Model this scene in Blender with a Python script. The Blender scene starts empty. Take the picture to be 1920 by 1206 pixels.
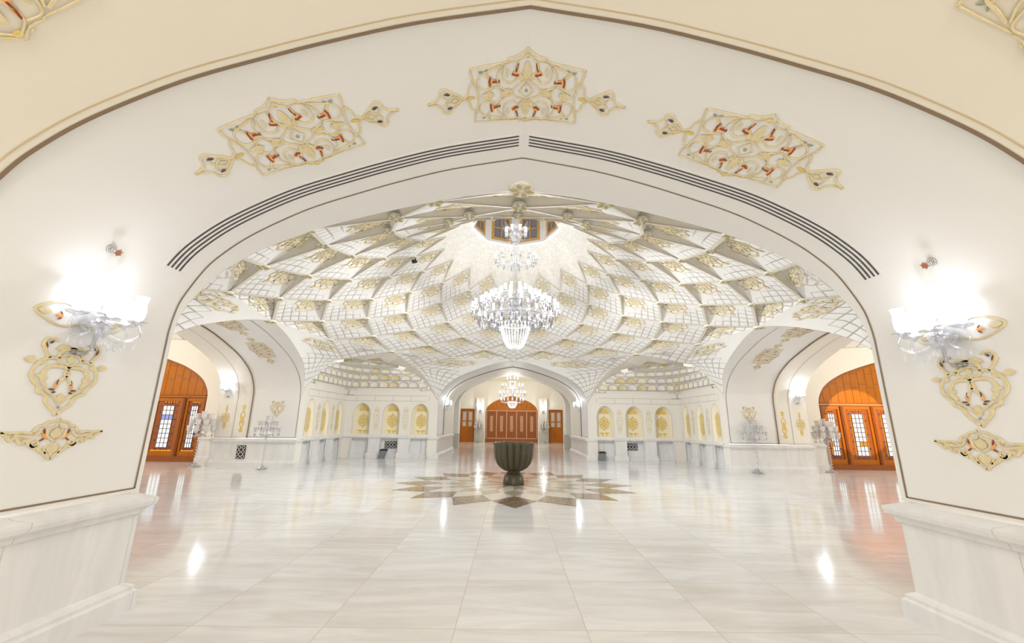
import bpy, math, random
from math import sin, cos, pi, radians as rad, sqrt, atan2, tan
from mathutils import Vector, Matrix

random.seed(7)
C = bpy.context.scene.collection
D = 10.96            # distance from camera to the hall's centre (m)

# ------------------------------------------------------------------ helpers
class MB:
    """collects faces; build() links them as ONE mesh object"""
    def __init__(s):
        s.v = []; s.f = []; s.m = []; s.sm = []; s.uv = {}
    def vert(s, p):
        s.v.append(tuple(p)); return len(s.v) - 1
    def face(s, pts, m=0, smooth=False, uv=None):
        ids = [s.vert(p) for p in pts]
        s.f.append(ids); s.m.append(m); s.sm.append(smooth)
        if uv: s.uv[len(s.f) - 1] = uv
    def grid(s, fn, nu, nv, m=0, smooth=True, uv=None, wrap=False):
        base = len(s.v)
        for i in range(nu + 1):
            for j in range(nv + 1):
                s.v.append(tuple(fn(i / nu, j / nv)))
        W = nv + 1
        for i in range(nu):
            for j in range(nv):
                a = base + i * W + j
                s.f.append([a, a + W, a + W + 1, a + 1]); s.m.append(m); s.sm.append(smooth)
                if uv:
                    s.uv[len(s.f) - 1] = [uv(i / nu, j / nv), uv((i + 1) / nu, j / nv), uv((i + 1) / nu, (j + 1) / nv), uv(i / nu, (j + 1) / nv)]
    def box(s, c, size, m=0, rot=0.0, M=None):
        hx, hy, hz = size[0] / 2, size[1] / 2, size[2] / 2
        P = []
        for z in (-hz, hz):
            for (x, y) in ((-hx, -hy), (hx, -hy), (hx, hy), (-hx, hy)):
                q = Vector((x, y, z))
                if rot: q = Matrix.Rotation(rot, 3, 'Z') @ q
                if M: q = M @ q
                P.append(Vector(c) + q)
        b = len(s.v); s.v += [tuple(p) for p in P]
        for f in ((3, 2, 1, 0), (4, 5, 6, 7), (0, 1, 5, 4), (1, 2, 6, 5), (2, 3, 7, 6), (3, 0, 4, 7)):
            s.f.append([b + i for i in f]); s.m.append(m); s.sm.append(False)
    def lathe(s, prof, n=16, c=(0, 0, 0), m=0, smooth=True, lobes=0, amp=0.0, a0=0.0, a1=2 * pi):
        nu = len(prof) - 1
        def fn(i, j):
            r, z = prof[min(int(round(i * nu)), nu)][:2]
            a = a0 + (a1 - a0) * j
            k = 1.0
            if lobes: k = 1 + amp * (abs(cos(a * lobes / 2)) - 0.6)
            return (c[0] + r * k * cos(a), c[1] + r * k * sin(a), c[2] + z)
        s.grid(fn, nu, n, m, smooth)
    def tube(s, pts, rs, n=8, m=0, cap=True):
        pts = [Vector(p) for p in pts]
        if not hasattr(rs, '__len__'): rs = [rs] * len(pts)
        rings = []
        up = Vector((0.13, 0.21, 1)).normalized()
        for i, p in enumerate(pts):
            t = (pts[min(i + 1, len(pts) - 1)] - pts[max(i - 1, 0)]).normalized()
            x = t.cross(up)
            if x.length < 1e-3: x = t.cross(Vector((1, 0, 0)))
            x.normalize(); y = x.cross(t).normalized()
            rings.append([p + (x * cos(2 * pi * k / n) + y * sin(2 * pi * k / n)) * rs[i] for k in range(n)])
        b = len(s.v)
        for r in rings: s.v += [tuple(q) for q in r]
        for i in range(len(pts) - 1):
            for k in range(n):
                a = b + i * n + k; a2 = b + i * n + (k + 1) % n
                s.f.append([a, a2, a2 + n, a + n]); s.m.append(m); s.sm.append(True)
        if cap:
            s.f.append([b + k for k in range(n)][::-1]); s.m.append(m); s.sm.append(False)
            e = b + (len(pts) - 1) * n
            s.f.append([e + k for k in range(n)]); s.m.append(m); s.sm.append(False)
    def sphere(s, c, r, n=10, m=0, sz=1.0):
        k = max(4, n // 2)
        s.lathe([(max(r * sin(pi * i / k), 1e-4), -r * sz * cos(pi * i / k)) for i in range(k + 1)], n, c, m)
    def data(s, name, mats):
        me = bpy.data.meshes.new(name)
        me.from_pydata(s.v, [], s.f)
        for mt in mats: me.materials.append(mt)
        me.polygons.foreach_set('material_index', s.m)
        me.polygons.foreach_set('use_smooth', s.sm)
        if s.uv:
            uvl = me.uv_layers.new(name='UVMap')
            for fi, co in s.uv.items():
                for li, c in zip(me.polygons[fi].loop_indices, co): uvl.data[li].uv = c
        me.update()
        return me
    def build(s, name, mats, parent=None, loc=None, **kw):
        if not isinstance(mats, (list, tuple)): mats = [mats]
        o = bpy.data.objects.new(name, s.data(name, mats))
        C.objects.link(o)
        if parent: o.parent = parent
        if loc is not None: o.location = loc
        tag(o, **kw)
        return o

def tag(o, label=None, cat=None, group=None, kind=None):
    if label: o['label'] = label
    if cat: o['category'] = cat
    if group: o['group'] = group
    if kind: o['kind'] = kind
    return o
def empty(name, loc, label, cat, group=None, rz=0):
    o = bpy.data.objects.new(name, None); C.objects.link(o)
    o.location = loc; o.rotation_euler = (0, 0, rz); o.empty_display_size = 0.1
    return tag(o, label, cat, group)
def inst(src, parent=None, loc=(0, 0, 0), rz=0.0, rot=None, sc=None):
    o = src.copy(); C.objects.link(o)
    o.parent = parent; o.location = loc
    o.rotation_euler = rot if rot else (0, 0, rz)
    if sc: o.scale = sc if hasattr(sc, '__len__') else (sc, sc, sc)
    return o
def copy_tree(o, parent=None):
    c = o.copy(); C.objects.link(c); c.parent = parent
    for ch in list(o.children): copy_tree(ch, c)
    return c

# ------------------------------------------------------------------ materials
def newmat(name):
    m = bpy.data.materials.new(name); m.use_nodes = True
    nt = m.node_tree; nt.nodes.clear()
    out = nt.nodes.new('ShaderNodeOutputMaterial')
    return m, nt, out
def N(nt, t, **kw):
    n = nt.nodes.new(t)
    for k, v in kw.items():
        if k.startswith('i_'):
            n.inputs[int(k[2:])].default_value = v
        else: setattr(n, k, v)
    return n
def setin(n, **kw):
    for k, v in kw.items(): n.inputs[k.replace('_', ' ')].default_value = v
def rgb(c): return (c[0], c[1], c[2], 1)
def simple(name, col, rough=0.5, metal=0.0, spec=0.5, noise=0.0, scale=6.0, emis=None, estr=0.0, bump=0.0):
    m, nt, out = newmat(name)
    b = N(nt, 'ShaderNodeBsdfPrincipled')
    setin(b, Base_Color=rgb(col), Roughness=rough, Metallic=metal)
    b.inputs['Specular IOR Level'].default_value = spec
    if emis:
        b.inputs['Emission Color'].default_value = rgb(emis); b.inputs['Emission Strength'].default_value = estr
    if noise or bump:
        tc = N(nt, 'ShaderNodeTexCoord'); no = N(nt, 'ShaderNodeTexNoise')
        setin(no, Scale=scale, Detail=4.0)
        nt.links.new(tc.outputs['Object'], no.inputs['Vector'])
        if noise:
            mx = N(nt, 'ShaderNodeMix', data_type='RGBA')
            mx.inputs['A'].default_value = rgb([c * (1 - noise) for c in col]); mx.inputs['B'].default_value = rgb([min(1, c * (1 + noise * .5)) for c in col])
            nt.links.new(no.outputs['Fac'], mx.inputs['Factor']); nt.links.new(mx.outputs['Result'], b.inputs['Base Color'])
        if bump:
            bp = N(nt, 'ShaderNodeBump'); setin(bp, Strength=bump, Distance=0.01)
            nt.links.new(no.outputs['Fac'], bp.inputs['Height']); nt.links.new(bp.outputs['Normal'], b.inputs['Normal'])
    nt.links.new(b.outputs[0], out.inputs[0])
    return m
def emit(name, col, st):
    m, nt, out = newmat(name); e = N(nt, 'ShaderNodeEmission')
    setin(e, Color=rgb(col), Strength=st); nt.links.new(e.outputs[0], out.inputs[0]); return m
def crystal(name, tint, clear=0.55):
    """thin clear cut glass: mostly transparent, bright reflections at the rims"""
    m, nt, out = newmat(name)
    tr = N(nt, 'ShaderNodeBsdfTransparent'); setin(tr, Color=rgb(tint))
    gl = N(nt, 'ShaderNodeBsdfGlossy'); setin(gl, Color=(1, 1, 1, 1), Roughness=0.08)
    lw = N(nt, 'ShaderNodeLayerWeight'); setin(lw, Blend=0.45)
    mp = N(nt, 'ShaderNodeMapRange'); setin(mp, To_Min=1 - clear - .25, To_Max=1 - clear + .35)
    nt.links.new(lw.outputs['Facing'], mp.inputs['Value'])
    mix = N(nt, 'ShaderNodeMixShader')
    nt.links.new(mp.outputs[0], mix.inputs[0]); nt.links.new(tr.outputs[0], mix.inputs[1]); nt.links.new(gl.outputs[0], mix.inputs[2])
    nt.links.new(mix.outputs[0], out.inputs[0]); return m
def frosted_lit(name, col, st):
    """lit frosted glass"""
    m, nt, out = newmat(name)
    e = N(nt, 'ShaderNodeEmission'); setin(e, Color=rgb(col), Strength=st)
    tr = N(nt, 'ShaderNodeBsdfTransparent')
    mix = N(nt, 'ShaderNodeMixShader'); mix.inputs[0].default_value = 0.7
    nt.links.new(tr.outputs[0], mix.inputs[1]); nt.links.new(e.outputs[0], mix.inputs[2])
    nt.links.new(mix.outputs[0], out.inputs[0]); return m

def frosted(name, col, k):
    m, nt, out = newmat(name)
    tr = N(nt, 'ShaderNodeBsdfTransparent'); df = N(nt, 'ShaderNodeBsdfPrincipled'); setin(df, Base_Color=rgb(col), Roughness=.25)
    mix = N(nt, 'ShaderNodeMixShader'); mix.inputs[0].default_value = k
    nt.links.new(tr.outputs[0], mix.inputs[1]); nt.links.new(df.outputs[0], mix.inputs[2]); nt.links.new(mix.outputs[0], out.inputs[0]); return m
CREAM = (0.84, 0.803, 0.735)
WHITE = (0.86, 0.845, 0.81)
m_wall = simple("painted_plaster", (0.835, 0.825, 0.808), 0.55, spec=0.3, noise=0.02, scale=1.5)
m_cream = simple('cream_plaster', CREAM, 0.6, spec=0.25, noise=0.03, scale=1.2)
m_cream2 = simple('cream_plaster_bay_lit', (0.835, 0.775, 0.665), 0.6, spec=0.25, noise=0.03, scale=1.2)  # cream plaster with the near bay's warm light put into its colour
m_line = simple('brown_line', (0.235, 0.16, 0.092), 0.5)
m_gline = simple('gold_line', (0.66, 0.50, 0.27), 0.45)
m_grey = simple('grey_line', (0.42, 0.39, 0.35), 0.6)
m_gold = simple('pale_gold_leaf', (0.80, 0.675, 0.40), 0.42, metal=0.0, noise=0.22, scale=25)
m_gold2 = simple('deep_gold_leaf', (0.80, 0.57, 0.13), 0.4, noise=0.2, scale=25)
m_oldgold = simple('olive_gold', (0.55, 0.47, 0.21), 0.4, noise=0.15, scale=20)
m_red = simple('russet_enamel', (0.27, 0.055, 0.015), 0.4)
m_orange = simple('orange_enamel', (0.85, 0.42, 0.13), 0.4)
m_green = simple('grey_green_enamel', (0.32, 0.36, 0.28), 0.4)
m_dark = simple('dark_enamel', (0.10, 0.075, 0.05), 0.5)
m_wood = None
m_black = simple('black_paint', (0.02, 0.02, 0.022), 0.5)
m_chrome = simple('chrome', (0.75, 0.75, 0.76), 0.18, metal=1.0)
m_copper = simple('copper', (0.55, 0.27, 0.18), 0.3, metal=1.0)
m_slot = simple('slot_shadow', (0.075, 0.07, 0.07), 0.8)
m_bin = simple('bin_plastic', (0.20, 0.22, 0.23), 0.45)
m_crystal = crystal('cut_crystal', (0.93, 0.94, 0.97), 0.62)
m_crystal2 = crystal('smoky_crystal', (0.80, 0.815, 0.86), 0.56)
m_crystal3 = crystal('grey_crystal', (0.50, 0.52, 0.60), 0.50)
m_lamp = frosted_lit('lit_glass_shade', (0.96, 0.975, 1.0), 0.85)
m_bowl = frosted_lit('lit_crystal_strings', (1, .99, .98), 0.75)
m_frost = frosted('frosted_crystal', (0.86, 0.83, 0.83), .62)
m_bulb = emit('lamp_flame', (1, 0.98, 0.95), 4.0)
m_pane = emit('daylit_pane', (1.0, 0.985, 0.96), 0.72)
m_bluepane = emit('daylit_blue_pane', (0.38, 0.42, 0.85), 0.55)
m_amber = emit('daylit_amber_pane', (1.0, 0.42, 0.04), 0.5)
m_redpane = simple('red_glass', (0.42, 0.05, 0.03), 0.15)
m_bluegl = simple('blue_glass', (0.06, 0.05, 0.22), 0.15)
m_lead = simple('lead_came', (0.12, 0.11, 0.11), 0.5)
m_skypane = simple('dusk_pane', (0.23, 0.235, 0.29), 0.15)
m_skypane2 = simple('grey_glass', (0.55, 0.55, 0.56), 0.12)
m_stone = simple('green_stone', (0.082, 0.072, 0.034), 0.30, noise=0.22, scale=9, spec=0.6)
m_yel = simple('yellow_plaster_with_bounce', (0.87, 0.80, 0.62), 0.6, spec=0.2)  # on niche backs the gilding's yellow bounce is put into the plaster colour

def wood(name, c1, c2):
    m, nt, out = newmat(name)
    b = N(nt, 'ShaderNodeBsdfPrincipled'); setin(b, Roughness=0.45); b.inputs['Specular IOR Level'].default_value = 0.22
    tc = N(nt, 'ShaderNodeTexCoord'); mp = N(nt, 'ShaderNodeMapping'); setin(mp, Scale=(7, 7, 0.9))
    no = N(nt, 'ShaderNodeTexNoise'); setin(no, Scale=2.6, Detail=6.0, Roughness=0.65)
    mx = N(nt, 'ShaderNodeMix', data_type='RGBA'); mx.inputs['A'].default_value = rgb(c1); mx.inputs['B'].default_value = rgb(c2)
    nt.links.new(tc.outputs['Object'], mp.inputs[0]); nt.links.new(mp.outputs[0], no.inputs['Vector'])
    nt.links.new(no.outputs['Fac'], mx.inputs['Factor']); nt.links.new(mx.outputs['Result'], b.inputs['Base Color'])
    nt.links.new(b.outputs[0], out.inputs[0]); return m
m_wood = wood('varnished_wood', (0.36, 0.095, 0.006), (0.54, 0.185, 0.012))
m_wood2 = wood('red_brown_wood', (0.22, 0.062, 0.018), (0.40, 0.135, 0.042))
m_woodl = wood('pale_wood_trim', (0.46, 0.23, 0.12), (0.58, 0.33, 0.19))
m_bead = wood('pale_pink_beading', (0.66, 0.42, 0.28), (0.78, 0.54, 0.38))
m_wframe = wood('honey_wood_frame', (0.58, 0.32, 0.09), (0.72, 0.45, 0.15))

def marble(name, base, vein, rough, seams=0.0, tile=None, coord='Object'):
    m, nt, out = newmat(name)
    L = nt.links.new
    b = N(nt, 'ShaderNodeBsdfPrincipled'); setin(b, Roughness=rough); b.inputs['Specular IOR Level'].default_value = 0.5
    tc = N(nt, 'ShaderNodeTexCoord')
    src = tc.outputs[coord]
    sx = N(nt, 'ShaderNodeSeparateXYZ'); L(src, sx.inputs[0])
    col = None
    mp = N(nt, 'ShaderNodeMapping'); setin(mp, Scale=(0.55, 3.0, 3.0) if tile else (3.0, 3.0, 0.6)); 
    if tile:
        # every slab gets its own offset so the veins break at the joints
        tx, ty, ox, oy = tile
        def cell(o, s, off):
            a = N(nt, 'ShaderNodeMath', operation='SUBTRACT'); L(sx.outputs[o], a.inputs[0]); a.inputs[1].default_value = off
            d = N(nt, 'ShaderNodeMath', operation='DIVIDE'); L(a.outputs[0], d.inputs[0]); d.inputs[1].default_value = s
            f = N(nt, 'ShaderNodeMath', operation='FLOOR'); L(d.outputs[0], f.inputs[0])
            fr = N(nt, 'ShaderNodeMath', operation='FRACT'); L(d.outputs[0], fr.inputs[0])
            pp = N(nt, 'ShaderNodeMath', operation='PINGPONG'); L(fr.outputs[0], pp.inputs[0]); pp.inputs[1].default_value = 0.5
            return f.outputs[0], pp.outputs[0]
        fx, ex = cell('X', tx, ox); fy, ey = cell('Y', ty, oy)
        cb = N(nt, 'ShaderNodeCombineXYZ'); L(fx, cb.inputs[0]); L(fy, cb.inputs[1])
        wn = N(nt, 'ShaderNodeTexWhiteNoise', noise_dimensions='3D'); L(cb.outputs[0], wn.inputs['Vector'])
        sc = N(nt, 'ShaderNodeVectorMath', operation='SCALE'); L(wn.outputs['Color'], sc.inputs[0]); sc.inputs['Scale'].default_value = 9.0
        ad = N(nt, 'ShaderNodeVectorMath', operation='ADD'); L(src, ad.inputs[0]); L(sc.outputs[0], ad.inputs[1])
        L(ad.outputs[0], mp.inputs[0])
    else:
        L(src, mp.inputs[0])
    no = N(nt, 'ShaderNodeTexNoise'); setin(no, Scale=1.5, Detail=7.0, Roughness=0.62, Distortion=0.9); L(mp.outputs[0], no.inputs['Vector'])
    rp = N(nt, 'ShaderNodeValToRGB'); e = rp.color_ramp.elements
    e[0].position = 0.30; e[0].color = rgb(vein); e[1].position = 0.62; e[1].color = rgb(base)
    L(no.outputs['Fac'], rp.inputs[0]); col = rp.outputs[0]
    if tile:
        hs = N(nt, 'ShaderNodeMix', data_type='RGBA', blend_type='MULTIPLY'); hs.inputs['Factor'].default_value = 1
        r2 = N(nt, 'ShaderNodeValToRGB'); q = r2.color_ramp.elements
        q[0].position = 0; q[0].color = (0.94, 0.92, 0.885, 1); q[1].position = 1; q[1].color = (1, 1, 1, 1)
        L(wn.outputs['Value'], r2.inputs[0]); L(col, hs.inputs['A']); L(r2.outputs[0], hs.inputs['B']); col = hs.outputs['Result']
        mn = N(nt, 'ShaderNodeMath', operation='MINIMUM'); L(ex, mn.inputs[0]); L(ey, mn.inputs[1])
        lt = N(nt, 'ShaderNodeMath', operation='LESS_THAN'); L(mn.outputs[0], lt.inputs[0]); lt.inputs[1].default_value = 0.0042
        mj = N(nt, 'ShaderNodeMix', data_type='RGBA'); L(lt.outputs[0], mj.inputs['Factor']); L(col, mj.inputs['A']); mj.inputs['B'].default_value = (0.60, 0.57, 0.52, 1)
        col = mj.outputs['Result']
    if seams:
        uvs = N(nt, 'ShaderNodeSeparateXYZ'); L(tc.outputs['UV'], uvs.inputs[0])
        d = N(nt, 'ShaderNodeMath', operation='DIVIDE'); L(uvs.outputs['X'], d.inputs[0]); d.inputs[1].default_value = seams
        fr = N(nt, 'ShaderNodeMath', operation='FRACT'); L(d.outputs[0], fr.inputs[0])
        lt = N(nt, 'ShaderNodeMath', operation='LESS_THAN'); L(fr.outputs[0], lt.inputs[0]); lt.inputs[1].default_value = 0.006
        mj = N(nt, 'ShaderNodeMix', data_type='RGBA'); L(lt.outputs[0], mj.inputs['Factor']); L(col, mj.inputs['A']); mj.inputs['B'].default_value = (0.55, 0.53, 0.47, 1)
        col = mj.outputs['Result']
    L(col, b.inputs['Base Color']); L(b.outputs[0], out.inputs[0]); return m
m_floor = marble('marble_floor', (0.835, 0.845, 0.865), (0.685, 0.675, 0.67), 0.10, tile=(0.985, 0.98, -0.4925, 3.52))
m_marble = marble('white_marble', (0.82, 0.818, 0.815), (0.73, 0.73, 0.732), 0.25, seams=0.885)
m_mbrown = marble('brown_marble', (0.36, 0.27, 0.18), (0.17, 0.11, 0.07), 0.1)
m_mtan = marble('tan_marble', (0.55, 0.47, 0.36), (0.40, 0.33, 0.25), 0.1)
m_mwhite = marble('pale_marble', (0.82, 0.79, 0.74), (0.72, 0.69, 0.64), 0.1)

def lattice(name, base, line, n=7.0, thr=0.80, w=0.09):
    """plaster cell whose lower part carries a raised square lattice (UV driven)"""
    m, nt, out = newmat(name); L = nt.links.new
    b = N(nt, 'ShaderNodeBsdfPrincipled'); setin(b, Roughness=0.6); b.inputs['Specular IOR Level'].default_value = 0.2
    tc = N(nt, 'ShaderNodeTexCoord'); sx = N(nt, 'ShaderNodeSeparateXYZ'); L(tc.outputs['UV'], sx.inputs[0])
    fl = []; ln = []
    for ax in ('X', 'Y'):
        mu = N(nt, 'ShaderNodeMath', operation='MULTIPLY'); L(sx.outputs[ax], mu.inputs[0]); mu.inputs[1].default_value = n
        f = N(nt, 'ShaderNodeMath', operation='FLOOR'); L(mu.outputs[0], f.inputs[0]); fl.append(f.outputs[0])
        fr = N(nt, 'ShaderNodeMath', operation='FRACT'); L(mu.outputs[0], fr.inputs[0])
        pp = N(nt, 'ShaderNodeMath', operation='PINGPONG'); L(fr.outputs[0], pp.inputs[0]); pp.inputs[1].default_value = 0.5
        ln.append(pp.outputs[0])
    ad = N(nt, 'ShaderNodeMath', operation='ADD'); L(fl[0], ad.inputs[0]); L(fl[1], ad.inputs[1])
    gt = N(nt, 'ShaderNodeMath', operation='GREATER_THAN'); L(ad.outputs[0], gt.inputs[0]); gt.inputs[1].default_value = n * thr - 0.5
    mn = N(nt, 'ShaderNodeMath', operation='MINIMUM'); L(ln[0], mn.inputs[0]); L(ln[1], mn.inputs[1])
    ss = N(nt, 'ShaderNodeMapRange', interpolation_type='SMOOTHSTEP'); L(mn.outputs[0], ss.inputs['Value']); setin(ss, From_Min=w * .55, From_Max=w * 1.25, To_Min=1.0, To_Max=0.0)
    mk = N(nt, 'ShaderNodeMath', operation='MULTIPLY'); L(ss.outputs[0], mk.inputs[0]); L(gt.outputs[0], mk.inputs[1])
    mx = N(nt, 'ShaderNodeMix', data_type='RGBA'); L(mk.outputs[0], mx.inputs['Factor']); mx.inputs['A'].default_value = rgb(base); mx.inputs['B'].default_value = rgb(line)
    iv = N(nt, 'ShaderNodeMath', operation='MULTIPLY'); L(mn.outputs[0], iv.inputs[0]); L(gt.outputs[0], iv.inputs[1])
    bp = N(nt, 'ShaderNodeBump'); setin(bp, Strength=0.35, Distance=0.05); L(iv.outputs[0], bp.inputs['Height'])
    L(bp.outputs['Normal'], b.inputs['Normal'])
    L(mx.outputs['Result'], b.inputs['Base Color']); L(b.outputs[0], out.inputs[0]); return m
m_cell = lattice('vault_cell', (0.855, 0.84, 0.815), (0.46, 0.44, 0.41), n=6, thr=0.93, w=.075)
m_lat = lattice('vault_lattice', (0.86, 0.845, 0.815), (0.46, 0.44, 0.41), n=5, thr=-5, w=.07)
def scrolls(name, base, gold, sc):
    m, nt, out = newmat(name); L = nt.links.new
    b = N(nt, 'ShaderNodeBsdfPrincipled'); setin(b, Roughness=.6)
    tc = N(nt, 'ShaderNodeTexCoord'); mp = N(nt, 'ShaderNodeMapping'); setin(mp, Scale=(sc, sc * .8, 1)); L(tc.outputs['UV'], mp.inputs[0])
    no = N(nt, 'ShaderNodeTexNoise'); setin(no, Scale=1.3, Detail=1.0); L(mp.outputs[0], no.inputs['Vector'])
    ad = N(nt, 'ShaderNodeVectorMath', operation='MULTIPLY_ADD'); L(no.outputs['Color'], ad.inputs[0]); ad.inputs[1].default_value = (.7, .7, 0); L(mp.outputs[0], ad.inputs[2])
    vo = N(nt, 'ShaderNodeTexVoronoi', feature='DISTANCE_TO_EDGE'); setin(vo, Scale=1.0); L(ad.outputs[0], vo.inputs['Vector'])
    mr = N(nt, 'ShaderNodeMapRange'); setin(mr, From_Min=.05, From_Max=.13, To_Min=1.0, To_Max=0.0); L(vo.outputs['Distance'], mr.inputs['Value'])
    mx = N(nt, 'ShaderNodeMix', data_type='RGBA'); L(mr.outputs[0], mx.inputs['Factor']); mx.inputs['A'].default_value = rgb(base); mx.inputs['B'].default_value = rgb(gold)
    L(mx.outputs['Result'], b.inputs['Base Color']); L(b.outputs[0], out.inputs[0]); return m
m_fan = scrolls('oculus_scrolls', (0.87, 0.86, 0.835), (0.80, 0.75, 0.655), 10)
m_rib = simple('rib_band', (0.71, 0.66, 0.565), 0.6, spec=.2)
m_riser = simple('rib_riser', (0.82, 0.785, 0.71), 0.6, spec=0.2)

# ------------------------------------------------------------------ the hall's frame
def W(a, u, r, z):
    """a = compass side in degrees (0 far, 90 right, 180 near, -90 left); u across, r outward from the centre"""
    t = rad(a)
    return Vector((r * sin(t) + u * cos(t), D + r * cos(t) - u * sin(t), z))
def cat(pts, k=6, closed=False):
    """Catmull-Rom through 2D/3D points"""
    P = [Vector(p) for p in pts]; out = []
    n = len(P)
    if n < 3 and not closed: return P
    rng = range(n if closed else n - 1)
    for i in rng:
        p0 = P[(i - 1) % n] if (closed or i > 0) else P[0] * 2 - P[1]
        p1 = P[i % n]; p2 = P[(i + 1) % n]
        p3 = P[(i + 2) % n] if (closed or i + 2 < n) else P[n - 1] * 2 - P[n - 2]
        for j in range(k):
            t = j / k
            out.append(0.5 * ((2 * p1) + (p2 - p0) * t + (2 * p0 - 5 * p1 + 4 * p2 - p3) * t * t + (3 * p1 - p0 - 3 * p2 + p3) * t ** 3))
    if not closed: out.append(P[-1])
    return out
_H = [(3.25, 2.27), (3.235, 2.42), (3.19, 2.60), (3.03, 2.895), (2.87, 3.07), (2.665, 3.235), (2.375, 3.41), (2.065, 3.565), (1.65, 3.72), (1.24, 3.86), (0.72, 4.01), (0.0, 4.15)]
_HS = [(p[0], p[1]) for p in cat(_H, 4)]
def profile(z0=0.9, off=0.0, half=3.25, apex=4.15, spring=2.27, side=0):
    """arch outline as (u, z): left foot, over the apex, right foot"""
    kx = half / 3.25; ku = (half - off) / half; kz = (apex - off - spring) / 1.88
    R = [(u * kx * ku, spring + (z - 2.27) * kz) for (u, z) in _HS]
    low = [(R[0][0], z0 + (spring - z0) * i / 4) for i in range(4)]
    R = low + R
    if side > 0: return R
    Lf = [(-u, z) for (u, z) in R]
    return Lf + R[::-1][1:]
def rfront(z):
    """the arris towards the hall leans in above the springing"""
    return 7.22 if z < 2.3 else 7.22 - 0.544 * min(1.0, ((z - 2.3) / 1.85)) ** 1.3

def band(mb, a, prof, r0, r1, m=0, flip=False):
    f0 = r0 if callable(r0) else (lambda z: r0)
    f1 = r1 if callable(r1) else (lambda z: r1)
    b = len(mb.v)
    for (u, z) in prof:
        mb.v.append(tuple(W(a, u, f0(z), z))); mb.v.append(tuple(W(a, u, f1(z), z)))
    for i in range(len(prof) - 1):
        mb.f.append([b + 2 * i, b + 2 * i + 1, b + 2 * i + 3, b + 2 * i + 2]); mb.m.append(m)
        mb.sm.append(abs(prof[i][0]) > 1e-6 and abs(prof[i + 1][0]) > 1e-6)
def ring_face(mb, a, p0, p1, r, m=0):
    for i in range(len(p0) - 1):
        mb.face([W(a, p0[i][0], r, p0[i][1]), W(a, p0[i + 1][0], r, p0[i + 1][1]), W(a, p1[i + 1][0], r, p1[i + 1][1]), W(a, p1[i][0], r, p1[i][1])], m)
def sweep(mb, prof, path, m=0, L0=0.0):
    """sweep (offset to the right-hand side, z) along a plan path with mitred corners, UV = (length, z)"""
    P = [Vector((p[0], p[1])) for p in path]
    n = len(P); nor = []
    for i in range(n):
        ds = []
        if i > 0: ds.append((P[i] - P[i - 1]).normalized())
        if i < n - 1: ds.append((P[i + 1] - P[i]).normalized())
        ns = [Vector((d.y, -d.x)) for d in ds]
        v = sum(ns, Vector((0, 0)))
        v = v / (v.length_squared) * (len(ns)) if len(ns) == 1 else v * (2.0 / v.length_squared)
        if len(ns) == 1: v = ns[0]
        nor.append(v)
    Lr = L0
    for i in range(n - 1):
        L2 = Lr + (P[i + 1] - P[i]).length
        acc = 0
        for j in range(len(prof) - 1):
            (o0, z0), (o1, z1) = prof[j], prof[j + 1]
            q = [P[i] + nor[i] * o0, P[i + 1] + nor[i + 1] * o0, P[i + 1] + nor[i + 1] * o1, P[i] + nor[i] * o1]
            mb.face([(q[0].x, q[0].y, z0), (q[1].x, q[1].y, z0), (q[2].x, q[2].y, z1), (q[3].x, q[3].y, z1)], m,
                    uv=[(Lr, z0), (L2, z0), (L2, z1), (Lr, z1)])
        Lr = L2
    for i, rev in ((0, True), (n - 1, False)):
        pts = [(P[i].x + nor[i].x * o, P[i].y + nor[i].y * o, z) for (o, z) in prof] + [(P[i].x, P[i].y, prof[-1][1]), (P[i].x, P[i].y, 0)]
        mb.face(pts, m, uv=[(0.4, p[2]) for p in pts])
DADO = [(0.115, 0.0), (0.115, 0.135), (0.095, 0.15), (0.095, 0.175), (0.06, 0.20), (0.045, 0.205), (0.045, 0.72), (0.07, 0.735), (0.075, 0.765), (0.115, 0.79), (0.125, 0.82), (0.125, 0.845), (0.03, 0.885), (0.0, 0.89)]

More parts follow.
